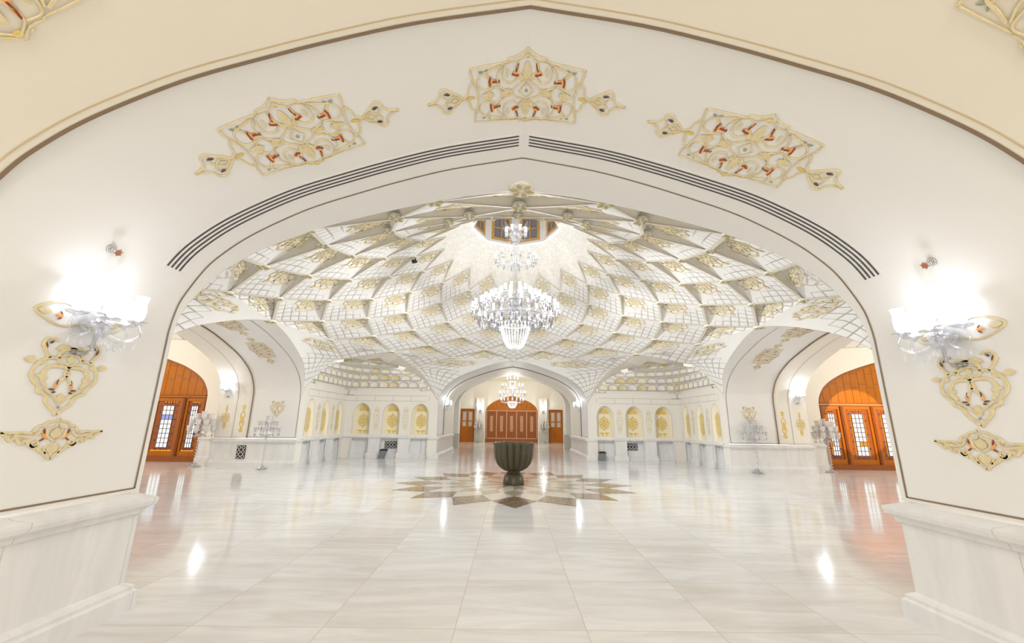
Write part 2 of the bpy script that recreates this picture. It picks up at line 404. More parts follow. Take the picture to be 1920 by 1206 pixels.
# ------------------------------------------------------------------ gilded ornament
class Orn:
    """flat gilded relief: ribbons and leaves drawn in 2D, laid on a surface by fn(x, y, h)"""
    def __init__(s, fn, h=0.006): s.mb = MB(); s.fn = fn; s.h = h
    def rib(s, pts, w, m=0, closed=False, k=5, raw=False):
        Q = pts if raw else cat([Vector((p[0], p[1])) for p in pts], k, closed)
        Q = [Vector((q[0], q[1])) for q in Q]
        if closed: Q = Q + [Q[0]]
        n = len(Q); b = len(s.mb.v)
        for i in range(n):
            if closed: d = Q[(i + 1) % (n - 1)] - Q[(i - 1) % (n - 1)]
            else: d = Q[min(i + 1, n - 1)] - Q[max(i - 1, 0)]
            if d.length < 1e-9: d = Vector((1, 0))
            d.normalize(); no = Vector((-d.y, d.x))
            ww = w(i / (n - 1)) if callable(w) else w
            for (o, h) in ((-.5, 0.0), (-.38, s.h), (.38, s.h), (.5, 0.0)):
                q = Q[i] + no * ww * o
                s.mb.v.append(tuple(s.fn(q.x, q.y, h)))
        for i in range(n - 1):
            for j in range(3):
                a = b + 4 * i + j
                s.mb.f.append([a, a + 4, a + 5, a + 1]); s.mb.m.append(m); s.mb.sm.append(False)
    def fill(s, pts, m=0, k=4, raw=False, hh=None):
        Q = pts if raw else cat([Vector((p[0], p[1])) for p in pts], k, True)
        hh = s.h if hh is None else hh
        cx = sum(q[0] for q in Q) / len(Q); cy = sum(q[1] for q in Q) / len(Q)
        b = len(s.mb.v); n = len(Q)
        s.mb.v.append(tuple(s.fn(cx, cy, hh)))
        for q in Q: s.mb.v.append(tuple(s.fn(q[0], q[1], hh * 0.55)))
        for i in range(n):
            s.mb.f.append([b, b + 1 + i, b + 1 + (i + 1) % n]); s.mb.m.append(m); s.mb.sm.append(True)
    def leaf(s, x, y, ang, ln, wd, m=0):
        c, sn = cos(ang), sin(ang)
        pts = [(0, 0), (.3, .42), (.62, .38), (1, 0), (.62, -.38), (.3, -.42)]
        s.fill([(x + (p[0] * ln) * c - p[1] * wd * sn, y + (p[0] * ln) * sn + p[1] * wd * c) for p in pts], m, k=2)
    def disc(s, x, y, r, m=0, n=10):
        s.fill([(x + r * cos(2 * pi * i / n), y + r * sin(2 * pi * i / n)) for i in range(n)], m, raw=True)
    def loop(s, x, y, r, a0, a1, w, m=0, n=14):
        s.rib([(x + r * cos(a0 + (a1 - a0) * i / n), y + r * sin(a0 + (a1 - a0) * i / n)) for i in range(n + 1)], w, m, raw=True)
    def build(s, name, mats, parent=None, **kw): return s.mb.build(name, mats, parent, **kw)
GM = None
def gmats(): return [m_gold, m_red, m_orange, m_green, m_gold2, m_dark]

def bud(o, x, y, ang, ln):
    """orange enamel bud with two russet strokes"""
    c, n = cos(ang), sin(ang)
    def at(u, v): return (x + ln * (u * c - v * n), y + ln * (u * n + v * c))
    o.fill([at(0, 0), at(.30, .13), at(.62, .12), at(.80, .34), at(1.0, .30), at(.96, 0), at(1.0, -.30), at(.80, -.34), at(.62, -.12), at(.30, -.13)], 2, k=2)
    o.rib([at(.05, .0), at(.35, .03), at(.66, .0)], .17 * ln, 1, k=3)
    o.rib([at(.84, .30), at(.90, .04), at(.84, -.26)], .17 * ln, 1, k=3)
def cartouche(o, sx, sy):
    """eight-lobed medallion with two small end diamonds; unit design, x right, y up (width about 2)"""
    def S(pts, mx=1, my=1): return [(p[0] * mx * sx, p[1] * my * sy) for p in pts]
    w = 0.032 * sx
    for mx in (1, -1):
        for my in (1, -1):
            top = 1.0 if my > 0 else 0.86
            o.rib(S([(0, top), (.06, .90 * top), (.14, .80 * top), (.23, .75 * top)], mx, my), w)
            o.rib(S([(.23, .75 * top), (.31, .75 * top), (.32, .60)], mx, my), w, k=2)
            o.rib(S([(.32, .60), (.62, .56), (.97, .50)], mx, my), w)
            o.rib(S([(.97, .50), (.955, .36), (.92, .26), (.89, .16), (.87, .0)], mx, my), w)
            o.rib(S([(.93, .30), (1.02, .20), (1.04, .10), (1.14, .0)], mx, my), w * .9)
            o.leaf(.40 * mx * sx, .575 * my * sy, 0, .22 * sx * mx, .035 * sx, 0)
            # inner scrolls
            o.rib(S([(.0, .78), (.09, .66), (.16, .54), (.18, .42), (.12, .30), (.02, .22)], mx, my), w * .85)
            o.rib(S([(.18, .56), (.33, .55), (.42, .40), (.40, .24), (.26, .19), (.14, .28)], mx, my), w * .8)
            o.rib(S([(.42, .48), (.52, .34), (.50, .18), (.44, .05), (.30, .0)], mx, my), w * .8)
            o.rib(S([(.44, .50), (.62, .44), (.78, .40), (.86, .30), (.84, .18), (.72, .13), (.58, .16)], mx, my), w * .8)
            o.rib(S([(.30, .02), (.42, .10), (.58, .16), (.72, .02)], mx, my), w * .7)
            o.rib(S([(.02, .22), (.10, .16), (.20, .10), (.30, .0)], mx, my), w * .8)
            # enamel buds
            bud(o, .155 * mx * sx, .52 * my * sy, atan2(-.34 * my, .09 * mx), .21 * sx)
            bud(o, .47 * mx * sx, .235 * my * sy, atan2(.03 * my, .30 * mx), .21 * sx)
            o.leaf(.33 * mx * sx, .44 * my * sy, atan2(-.2 * my, .02 * mx), .14 * sx, .06 * sx, 0)
            o.leaf(.66 * mx * sx, .30 * my * sy, atan2(.16 * my, .14 * mx), .14 * sx, .05 * sx, 0)
            o.leaf(.06 * mx * sx, .20 * my * sy, atan2(.3 * my, .25 * mx), .15 * sx, .08 * sx, 0)
            o.leaf(.10 * mx * sx, .80 * my * sy, atan2(-.2 * my, .16 * mx), .09 * sx, .04 * sx, 0)
            o.leaf(.74 * mx * sx, .40 * my * sy, atan2(.05 * my, .12 * mx), .11 * sx, .045 * sx, 3)
            o.leaf(.74 * mx * sx, .40 * my * sy, atan2(.10 * my, -.10 * mx), .09 * sx, .04 * sx, 3)
        # side flower and end diamond
        o.fill(S([(.58, 0), (.66, .07), (.78, .05), (.82, 0), (.78, -.05), (.66, -.07)], mx), 0)
        o.fill(S([(.24, 0), (.33, .09), (.44, .05), (.46, 0), (.44, -.05), (.33, -.09)], mx), 0)
        o.fill(S([(.93, 0), (1.0, .035), (1.09, 0), (1.0, -.035)], mx), 4)
        for my in (1, -1):
            o.rib(S([(1.14, 0), (1.24, .10), (1.36, .18), (1.44, .235), (1.53, .20), (1.55, .12), (1.62, .05), (1.76, .0)], mx, my), w)
            o.rib(S([(1.18, .0), (1.30, .09), (1.42, .0)], mx, my), w * .9, k=2)
            o.leaf(1.36 * mx * sx, .13 * my * sy, atan2(.03 * my, .12 * mx), .11 * sx, .05 * sx, 5)
            o.rib(S([(1.42, .0), (1.47, .08), (1.46, .15)], mx, my), w)
        o.fill(S([(1.24, 0), (1.30, .05), (1.36, 0), (1.30, -.05)], mx), 0, raw=True)
        o.disc(1.77 * mx * sx, 0, .03 * sx, 0)
    for my in (1, -1):
        o.fill(S([(0, .17), (.07, .30), (.05, .44), (0, .52), (-.05, .44), (-.07, .30)], 1, my), 0)
        o.disc(0, .70 * my * sy, .045 * sx, 4)
        o.fill(S([(.0, .66), (.05, .76), (.0, .84), (-.05, .76)], 1, my), 0)
    o.rib(S([(0, .16), (.13, 0), (0, -.16), (-.13, 0)]), w * .8, closed=True, k=1)
    o.disc(0, 0, .03 * sx, 3)

def warp_y(y):
    xs = [0, .16, .30, .50, .56, .75, 1.0]; ys = [0, .20, .42, .70, .74, .84, 1.0]
    t = abs(y)
    for i in range(6):
        if t <= xs[i + 1]:
            r = ys[i] + (ys[i + 1] - ys[i]) * (t - xs[i]) / (xs[i + 1] - xs[i]); break
    else: r = t
    return r if y >= 0 else -r

def heart(o, sx, sy):
    """lobed heart cartouche, unit design: x -1..1, y 1 (top) .. -1 (bottom point)"""
    def S(pts, mx=1): return [(p[0] * mx * sx, p[1] * sy) for p in pts]
    w = 0.098 * sx
    for mx in (1, -1):
        o.rib(S([(0, -1.0), (.18, -.82), (.36, -.66), (.40, -.52), (.52, -.42), (.66, -.38), (.70, -.24), (.92, -.02), (.94, .22), (.82, .44), (.60, .58), (.36, .60)], mx), w)
        o.rib(S([(.0, .34), (.10, .46), (.26, .46), (.34, .58), (.20, .70), (.0, .74)], mx), w * .8)
        o.rib(S([(.36, .60), (.30, .82), (.06, .92), (-.10, .94)], mx), w * 1.0)
        o.rib(S([(.0, .34), (.22, .38), (.52, .34), (.66, .14), (.62, -.08), (.50, -.22)], mx), w * 1.2)
        o.leaf(.50 * mx * sx, .02 * sy, atan2(.05 * sy, .26 * mx * sx), .36 * sx, .20 * sx, 0)
        o.rib(S([(.0, .30), (-.06, .16), (.10, .02), (.18, -.12)], mx), w * .8)
        o.rib(S([(.04, -.62), (.22, -.48), (.42, -.36), (.52, -.28)], mx), w * .8)
        # enamel leaves
        o.leaf(.22 * mx * sx, -.30 * sy, atan2(.24 * sy, .02 * sx * mx), .24 * sx, .11 * sx, 2)
        o.leaf(.21 * mx * sx, -.18 * sy, atan2(.2 * sy, -.02 * sx * mx), .20 * sx, .075 * sx, 5)
        o.leaf(.22 * mx * sx, -.30 * sy, atan2(.02 * sy, .22 * sx * mx), .20 * sx, .07 * sx, 5)
        o.leaf(.18 * mx * sx, -.36 * sy, atan2(-.02 * sy, .22 * sx * mx), .14 * sx, .07 * sx, 5)
        # upper buds outside the heart
        o.rib(S([(.60, .58), (.74, .74), (.86, .92), (.80, 1.10), (.62, 1.14), (.46, 1.08)], mx), w * .9)
        o.leaf(.74 * mx * sx, .76 * sy, atan2(.2 * sy, .10 * sx * mx), .26 * sx, .12 * sx, 2)
        o.leaf(.75 * mx * sx, .80 * sy, atan2(.2 * sy, .05 * sx * mx), .24 * sx, .10 * sx, 5)
        o.leaf(.72 * mx * sx, .98 * sy, atan2(.08 * sy, -.12 * sx * mx), .16 * sx, .08 * sx, 5)
        o.leaf(.92 * mx * sx, .46 * sy, atan2(.02 * sy, .3 * sx * mx), .34 * sx, .22 * sx, 0)
        o.leaf(.62 * mx * sx, .46 * sy, atan2(-.1 * sy, .3 * sx * mx), .26 * sx, .15 * sx, 0)
        o.leaf(.10 * mx * sx, 1.0 * sy, atan2(-.12 * sy, .3 * sx * mx), .46 * sx, .20 * sx, 0)
    o.fill(S([(0, -.72), (.14, -.62), (.12, -.50), (.0, -.38), (-.12, -.50), (-.14, -.62)]), 0)
    o.disc(0, -.78 * sy, .05 * sx, 3)
    o.fill(S([(0, .50), (.12, .60), (.06, .68), (0, .72), (-.06, .68), (-.12, .60)]), 0)
    o.disc(0, .25 * sy, .035 * sx, 3)

def wing(o, sx, sy):
    """winged finial under the heart: x -1..1, y 1 (top) .. -1"""
    def S(pts, mx=1): return [(p[0] * mx * sx, p[1] * sy) for p in pts]
    w = 0.056 * sx
    for mx in (1, -1):
        o.rib(S([(0, 1.0), (.10, .86), (.20, .82), (.26, .66), (.36, .62), (.42, .40), (.44, .30)], mx), w)
        o.rib(S([(.44, .30), (.62, .33), (.80, .32), (1.0, .34)], mx), w * .9)
        o.rib(S([(1.0, .34), (.88, .16), (.80, -.02), (.74, .12), (.66, -.06), (.60, -.20), (.54, -.02), (.46, -.22), (.36, -.40), (.30, -.34), (.24, -.54), (.12, -.72), (.0, -1.0)], mx), w * 1.15)
        o.rib(S([(.30, .40), (.40, .16), (.52, .10), (.66, .20), (.78, .22)], mx), w * .9)
        o.rib(S([(.12, -.72), (.16, -.46), (.10, -.30)], mx), w * .8)
        o.rib(S([(.0, .72), (.08, .56), (.18, .50), (.17, .18), (.10, .02), (.0, -.12)], mx), w * .9)
        o.rib(S([(.36, -.1), (.44, -.24), (.38, -.36), (.30, -.2), (.36, -.02)], mx), w * .9)
        o.leaf(.60 * mx * sx, .10 * sy, atan2(.08 * sy, .16 * sx * mx), .2 * sx, .07 * sx, 0)
        o.leaf(.16 * mx * sx, -.02 * sy, atan2(.5 * sy, .16 * sx * mx), .20 * sx, .075 * sx, 2)
        o.leaf(.22 * mx * sx, .16 * sy, atan2(.5 * sy, .05 * sx * mx), .17 * sx, .055 * sx, 1)
        o.leaf(.20 * mx * sx, .06 * sy, atan2(-.20 * sy, .12 * sx * mx), .13 * sx, .045 * sx, 1)
    o.fill(S([(0, -.22), (.12, -.40), (.10, -.58), (0, -.72), (-.10, -.58), (-.12, -.40)]), 0)
    o.fill(S([(0, .56), (.11, .28), (.06, .06), (-.06, .06), (-.11, .28)]), 0)

def rosette(o, x, y, sx, sy, dots=True, lobes=8, m=0):
    """small lobed medallion for vault cells and niches"""
    pts = []
    for i in range(lobes * 2):
        a = 2 * pi * i / (lobes * 2); k = 1.0 if i % 2 == 0 else 0.84
        pts.append((x + sx * k * cos(a), y + sy * k * sin(a)))
    w = 0.12 * min(sx, sy)
    o.rib(pts, w, m, closed=True, k=2)
    for i in range(lobes):
        a = 2 * pi * (i + .5) / lobes
        o.leaf(x + sx * .22 * cos(a), y + sy * .22 * sin(a), atan2(sin(a) * sy, cos(a) * sx), .56 * min(sx, sy) * (1.15 if i % 2 else .9), .24 * min(sx, sy), m)
        if dots and i % 2 == 0: o.disc(x + sx * .72 * cos(a), y + sy * .72 * sin(a), .07 * min(sx, sy), 5, n=5)
    o.disc(x, y, .20 * min(sx, sy), m, n=8)

# ------------------------------------------------------------------ floor
mb = MB()
mb.face([(-26, -12, 0), (26, -12, 0), (26, 36, 0), (-26, 36, 0)], 0)
floor = mb.build('floor', m_floor, kind='structure')
# sixteen-pointed star of inlaid stone round the fountain
star_r = [2.98, 2.30, 1.76, 1.34, 1.00, 0.74]
mb = MB()
for row in range(4):
    for i in range(16):
        a = 22.5 * i + (11.25 if row % 2 else 0)
        def P(r, da):
            t = rad(a + da); return (r * sin(t), D + r * cos(t), 0.003)
        mb.face([P(star_r[row], 0), P(star_r[row + 1], -11.25), P(star_r[row + 2], 0), P(star_r[row + 1], 11.25)], [0, 2, 1, 2][row])
for i in range(16):
    t0, t1 = rad(22.5 * i - 11.25 + 11.25), rad(22.5 * i + 22.5)
    mb.face([(star_r[4] * sin(t0), D + star_r[4] * cos(t0), .0015), (star_r[4] * sin(t1), D + star_r[4] * cos(t1), .0015), (0, D, .0015)], 1 if i % 2 else 2)
mb.build('star_inlay', [m_mbrown, m_mtan, m_mwhite], floor, label='star inlay of brown and tan marble')

# ------------------------------------------------------------------ arch linings and hall walls
PR = profile(); PIN = profile(off=0.03)
def lining(mb, a, r_end):
    """soffit + jambs of the arch on side a: 0 white, 1 cream, 2 brown line, 3 gold line, 4 grey line"""
    band(mb, a, PR, rfront, 8.86, 0)
    PL = profile(off=0.004)
    PL = [(u, max(z, 0.93)) for (u, z) in PL]
    band(mb, a, PL, 7.266, 7.282, 2)
    for s in (-1, 1):
        q = [W(a, s * 3.246, 7.268, .925), W(a, s * 3.246, 8.86, .925), W(a, s * 3.246, 8.86, .937), W(a, s * 3.246, 7.268, .937)]
        mb.face(q, 2)
    ring_face(mb, a, PR, PIN, 8.86, 2)
    band(mb, a, PIN, 8.86, 9.36, 1)
    PL2 = profile(off=0.0335)
    band(mb, a, PL2, 8.862, 8.886, 2)
    band(mb, a, PL2, 8.925, 8.933, 3)
    band(mb, a, PIN, 9.36, r_end, 1)
    if a != 180: band(mb, a, PL2, 9.36, 9.378, 4)
    for s in (-1, 1):
        u0 = s * (3.25 - .035)
        mb.face([W(a, u0, 8.9, .925), W(a, u0, r_end, .925), W(a, u0, r_end, .933), W(a, u0, 8.9, .933)], 4)

HR = 7.22      # half-size of the square hall
def pointed(k=10):
    """half outline of a niche arch as (x 0..1, y 0..1) from springing to apex"""
    return [(1, 0), (.985, .18), (.93, .38), (.82, .58), (.64, .76), (.40, .90), (.18, .975), (0, 1.0)]
def niche_wall(mb, a, u0, u1, z0, z1, niches, r=HR):
    """niches: (uc, half, sill, spring, apex, depth). 0 wall, 1 niche back, 2 grey outline"""
    niches = sorted(niches)
    cur = u0
    def q(ua, za, ub, zb): mb.face([W(a, ua, r, za), W(a, ub, r, za), W(a, ub, r, zb), W(a, ua, r, zb)], 0)
    for (uc, h, sill, spring, apex, dep) in niches:
        q(cur, z0, uc - h, z1)
        q(uc - h, .80, uc + h, sill)
        oh = [(uc + h * x, spring + (apex - spring) * y) for (x, y) in pointed()]
        full = oh + [(2 * uc - u, z) for (u, z) in oh[::-1][1:]]
        for i in range(len(full) - 1):
            (ua, za), (ub, zb) = full[i], full[i + 1]
            mb.face([W(a, ua, r, za), W(a, ub, r, zb), W(a, ub, r, z1), W(a, ua, r, z1)], 0)
        out = [(uc + h, sill)] + full + [(uc - h, sill)]
        bw = 0.72
        def inner(u, z): return (uc + (u - uc) * bw, sill + (z - sill) * (0.97 if z > sill else 1))
        for i in range(len(out) - 1):
            (ua, za), (ub, zb) = out[i], out[i + 1]
            ia, ib = inner(ua, za), inner(ub, zb)
            mb.face([W(a, ua, r, za), W(a, ub, r, zb), W(a, ib[0], r + dep, ib[1]), W(a, ia[0], r + dep, ia[1])], 1)
            # thin grey outline round the opening
            ea, eb = (uc + (ua - uc) * 1.06, za + .012), (uc + (ub - uc) * 1.06, zb + .012)
            ea2, eb2 = (uc + (ua - uc) * 1.03, za + .006), (uc + (ub - uc) * 1.03, zb + .006)
            mb.face([W(a, ea[0], r - .004, ea[1]), W(a, eb[0], r - .004, eb[1]), W(a, eb2[0], r - .004, eb2[1]), W(a, ea2[0], r - .004, ea2[1])], 2)
        mb.face([W(a, out[0][0], r, sill), W(a, out[-1][0], r, sill), W(a, inner(*out[-1])[0], r + dep, sill), W(a, inner(*out[0])[0], r + dep, sill)], 1)
        inn = [inner(*p) for p in out]
        b = [W(a, u, r + dep, z) for (u, z) in inn]
        c = W(a, uc, r + dep, (spring + sill) / 2)
        for i in range(len(b)): mb.face([c, b[i], b[(i + 1) % len(b)]], 1)
        cur = uc + h
    q(cur, z0, u1, z1)
def bandlines(mb, a, u0, u1, zs, m, r=HR, w=.012):
    for z in zs:
        mb.face([W(a, u0, r - .004, z), W(a, u1, r - .004, z), W(a, u1, r - .004, z + w), W(a, u0, r - .004, z + w)], m)

NF = [(c, .35, .95, 1.74, 2.26, .24) for c in (4.0, 5.25, 6.52)]
WM = [m_wall, m_cream, m_line, m_gline, m_grey]
walls = {}
def wall_side(name, a, r_end, niche_sides):
    mb = MB(); lining(mb, a, r_end)
    # hall face either side of the arch
    for s in (-1, 1):
        u0, u1 = sorted((s * 3.25, s * HR))
        if s in niche_sides:
            m2 = MB(); niche_wall(m2, a, u0, u1, 0.0, 2.80, [(s * c, h if a == 0 else .30, b, sp - (0 if a == 0 else .10), ap, d if a == 0 else .08) for (c, h, b, sp, ap, d) in NF])
            off = len(mb.v); mb.v += m2.v
            for f, mm, sm in zip(m2.f, m2.m, m2.sm):
                mb.f.append([i + off for i in f]); mb.m.append({0: 1, 1: 5, 2: 4}[mm]); mb.sm.append(sm)
            bandlines(mb, a, u0 + (0 if s < 0 else .5), u1 - (.5 if s < 0 else 0), (2.35, 2.58), 4)
            for k in range(5):
                uu = u0 + (u1 - u0) * (k + .5) / 5
                mb.face([W(a, uu, HR - .004, 2.36), W(a, uu + .012, HR - .004, 2.36), W(a, uu + .012, HR - .004, 2.58), W(a, uu, HR - .004, 2.58)], 4)
        else:
            mb.face([W(a, u0, HR, 0), W(a, u1, HR, 0), W(a, u1, HR, 2.80), W(a, u0, HR, 2.80)], 1)
        mb.face([W(a, u0, HR, 2.80), W(a, u1, HR, 2.80), W(a, u1, HR, 4.6), W(a, u0, HR, 4.6)], 1) if s not in niche_sides else \
            mb.face([W(a, s * 4.1, HR + .02, 2.80), W(a, s * HR, HR + .02, 2.80), W(a, s * HR, HR + .02, 4.6), W(a, s * 4.1, HR + .02, 4.6)], 1)
    wm = WM + [m_yel]
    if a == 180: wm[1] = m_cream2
    o = mb.build(name, wm, kind='structure'); walls[a] = o; return o
wall_side('wall_far', 0, 12.2, (-1, 1))
wall_side('wall_left', -90, 9.97, (1,))
wall_side('wall_right', 90, 9.97, (-1,))
wall_side('wall_near', 180, 9.97, ())

# marble dado along every arch jamb and pier
def dado_path(a, s, r_end, u_end):
    """from the far end of the jamb towards the hall and round onto the hall wall; room on the left-hand side of travel"""
    pts = [(s * 3.25, r_end), (s * 3.25, HR + .05), (s * u_end, HR + .05)]
    w = [W(a, u, r, 0) for (u, r) in pts]
    return [(p.x, p.y) for p in (w if s > 0 else w[::-1])]
names = {0: 'far', -90: 'left', 90: 'right', 180: 'near'}
for a in (0, -90, 90, 180):
    mb = MB()
    for s in (-1, 1):
        nich = (a == 0) or (a == -90 and s == 1) or (a == 90 and s == -1)
        sweep(mb, DADO, dado_path(a, s, {0: 12.2}.get(a, 9.97), 3.60 if nich else HR), 0, 0.0 if s > 0 else .54)
        if nich:      # recessed marble panels under the niches, with one ledge over them
            cur = 3.60
            for c in (4.0, 5.25, 6.52):
                l, r_ = c - .36, c + .36
                def F(u0, u1, ra, rb, za, zb):
                    p = [W(a, s * u0, ra, za), W(a, s * u1, rb, za), W(a, s * u1, rb, zb), W(a, s * u0, ra, zb)]
                    mb.face(p, 0, uv=[(u0 * .2 + .1, za), (u1 * .2 + .1, za), (u1 * .2 + .1, zb), (u0 * .2 + .1, zb)])
                F(l, r_, HR + .20, HR + .20, 0, .80)
                F(l, l, HR - .03, HR + .20, 0, .80); F(r_, r_, HR + .20, HR - .03, 0, .80)
                F(l, r_, HR + .10, HR + .10, 0, .12); mb.face([W(a, s * l, HR + .10, .12), W(a, s * r_, HR + .10, .12), W(a, s * r_, HR + .2, .15), W(a, s * l, HR + .2, .15)], 0)
            for (o0, z0), (o1, z1) in zip([(.02, .80), (.02, .81), (.05, .835), (.05, .865), (0, .895)][:-1], [(.02, .81), (.05, .835), (.05, .865), (0, .895)]):
                p = [W(a, s * 3.6, HR - o0, z0), W(a, s * HR, HR - o0, z0), W(a, s * HR, HR - o1, z1), W(a, s * 3.6, HR - o1, z1)]
                mb.face(p, 0, uv=[(.1, z0), (.5, z0), (.5, z1), (.1, z1)])
            mb.face([W(a, s * 3.6, HR - .02, .80), W(a, s * HR, HR - .02, .80), W(a, s * HR, HR + .2, .80), W(a, s * 3.6, HR + .2, .80)], 0)
    mb.build('baseboard_' + names[a], m_marble, kind='structure')
# projecting pedestals between the niches
PED = [(0.075, 0.0), (0.075, 0.14), (0.06, 0.16), (0.06, 0.20), (0.03, 0.22), (0.03, 0.76), (0.06, 0.80), (0.085, 0.835), (0.085, 0.87), (0, 0.895)]
def pedestal(a, u, lab):
    mb = MB()
    for (o0, z0), (o1, z1) in zip(PED[:-1], PED[1:]):
        h = .225; r = HR - .01
        def R(o): return [W(a, u - h - o, HR - .02, 0), W(a, u - h - o, r - o, 0), W(a, u + h + o, r - o, 0), W(a, u + h + o, HR - .02, 0)]
        A, B = R(o0), R(o1)
        for i in range(3):
            mb.face([(A[i].x, A[i].y, z0), (A[i + 1].x, A[i + 1].y, z0), (B[i + 1].x, B[i + 1].y, z1), (B[i].x, B[i].y, z1)], 0, uv=[(.3, z0), (.6, z0), (.6, z1), (.3, z1)])
    mb.build('pedestal', m_marble, walls[a])
for a, s in ((0, -1), (0, 1), (-90, 1), (90, -1)):
    for u in (4.625, 5.885): pedestal(a, s * u, None)

# ------------------------------------------------------------------ side bays
def bay(a, door_side, ceil=4.55):
    """small square room behind the arch on side a"""
    mb = MB(); r0, r1, h = 9.97, 18.97, 4.5
    PI2 = profile(off=.03)
    # wall towards the hall, with the arch cut out
    for i in range(len(PI2) - 1):
        (ua, za), (ub, zb) = PI2[i], PI2[i + 1]
        mb.face([W(a, ua, r0, za), W(a, ub, r0, zb), W(a, ub, r0, ceil + .5), W(a, ua, r0, ceil + .5)], 0)
    for s in (-1, 1):
        mb.face([W(a, s * 3.215, r0, 0), W(a, s * h, r0, 0), W(a, s * h, r0, ceil + .5), W(a, s * 3.215, r0, ceil + .5)], 0)
        if s != door_side:
            mb.face([W(a, s * h, r0, 0), W(a, s * h, r1, 0), W(a, s * h, r1, ceil + .5), W(a, s * h, r0, ceil + .5)], 0)
    mb.face([W(a, -h, r1, 0), W(a, h, r1, 0), W(a, h, r1, ceil + .5), W(a, -h, r1, ceil + .5)], 0)
    # door wall
    s = door_side
    DP = profile(z0=0, half=3.12, apex=4.02)
    rc = (r0 + r1) / 2
    for i in range(len(DP) - 1):
        (ua, za), (ub, zb) = DP[i], DP[i + 1]
        mb.face([W(a, s * h, rc + ua, za), W(a, s * h, rc + ub, zb), W(a, s * h, rc + ub, ceil + .5), W(a, s * h, rc + ua, ceil + .5)], 0)
        mb.face([W(a, s * h, rc + ua, za), W(a, s * h, rc + ub, zb), W(a, s * (h + .2), rc + ub, zb), W(a, s * (h + .2), rc + ua, za)], 1)
    for k in (-1, 1):
        mb.face([W(a, s * h, rc + k * 3.12, 0), W(a, s * h, rc + k * 4.5, 0), W(a, s * h, rc + k * 4.5, ceil + .5), W(a, s * h, rc + k * 3.12, ceil + .5)], 0)
    mb.face([W(a, s * (h + .35), rc - 3.4, 0), W(a, s * (h + .35), rc + 3.4, 0), W(a, s * (h + .35), rc + 3.4, 4.3), W(a, s * (h + .35), rc - 3.4, 4.3)], 1)
    # shallow lattice vault: four lobes rising to a boss
    def vault(u, v):
        x = -h + 2 * h * u; y = r0 + (r1 - r0) * v
        dx = abs(x) / h; dy = abs(y - rc) / h
        z = ceil + .95 * (1 - max(dx, dy) ** 2) - 0.30 * dx * dy
        return W(a, x, y, z)
    mb.grid(vault, 16, 16, 2, uv=lambda u, v: (u * 3.4, v * 3.4))
    return mb
for a, ds, nm in ((-90, 1, 'left'), (90, -1, 'right')):
    bay(a, ds).build('wall_%s_bay' % nm, [m_cream, m_wall, m_lat], kind='structure')
    pts = [W(a, ds * 4.5, 11.33, 0), W(a, ds * 4.5, 9.97, 0), W(a, ds * 3.22, 9.97, 0)]
    if a == 90: pts = pts[::-1]
    mb = MB(); sweep(mb, DADO, [(p.x, p.y) for p in pts], 0)
    mb.build('baseboard_%s_bay' % nm, m_marble, kind='structure')
# the bay the camera stands in: only its vault and flanks (open behind)
mb = MB(); a = 180
PI2 = profile(off=.03)
for i in range(len(PI2) - 1):
    (ua, za), (ub, zb) = PI2[i], PI2[i + 1]
    mb.face([W(a, ua, 9.97, za), W(a, ub, 9.97, zb), W(a, ub, 9.97, 5.4), W(a, ua, 9.97, 5.4)], 0)
for s in (-1, 1):
    mb.face([W(a, s * 3.215, 9.97, 0), W(a, s * 4.5, 9.97, 0), W(a, s * 4.5, 9.97, 5.4), W(a, s * 3.215, 9.97, 5.4)], 0)
    mb.face([W(a, s * 4.5, 9.97, 0), W(a, s * 4.5, 18.97, 0), W(a, s * 4.5, 18.97, 5.4), W(a, s * 4.5, 9.97, 5.4)], 0)
mb.face([W(a, -4.5, 9.97, 5.4), W(a, 4.5, 9.97, 5.4), W(a, 4.5, 18.97, 5.4), W(a, -4.5, 18.97, 5.4)], 0)
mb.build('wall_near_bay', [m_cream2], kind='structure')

# far room behind the far arch
mb = MB(); a = 0; FR0, FR1, FH = 12.2, 22.54, 6.0
for i in range(len(PI2) - 1):
    (ua, za), (ub, zb) = PI2[i], PI2[i + 1]
    mb.face([W(a, ua, FR0, za), W(a, ub, FR0, zb), W(a, ub, FR0, 5.4), W(a, ua, FR0, 5.4)], 0)
for s in (-1, 1):
    mb.face([W(a, s * 3.215, FR0, 0), W(a, s * FH, FR0, 0), W(a, s * FH, FR0, 5.4), W(a, s * 3.215, FR0, 5.4)], 0)
    mb.face([W(a, s * FH, FR0, 0), W(a, s * FH, FR1, 0), W(a, s * FH, FR1, 5.4), W(a, s * FH, FR0, 5.4)], 0)
WP = profile(z0=0, half=2.08, apex=3.58, spring=2.3)
for i in range(len(WP) - 1):
    (ua, za), (ub, zb) = WP[i], WP[i + 1]
    mb.face([W(a, ua, FR1, za), W(a, ub, FR1, zb), W(a, ub, FR1, 5.4), W(a, ua, FR1, 5.4)], 0)
    mb.face([W(a, ua, FR1, za), W(a, ub, FR1, zb), W(a, ub, FR1 + .2, zb), W(a, ua, FR1 + .2, za)], 0)
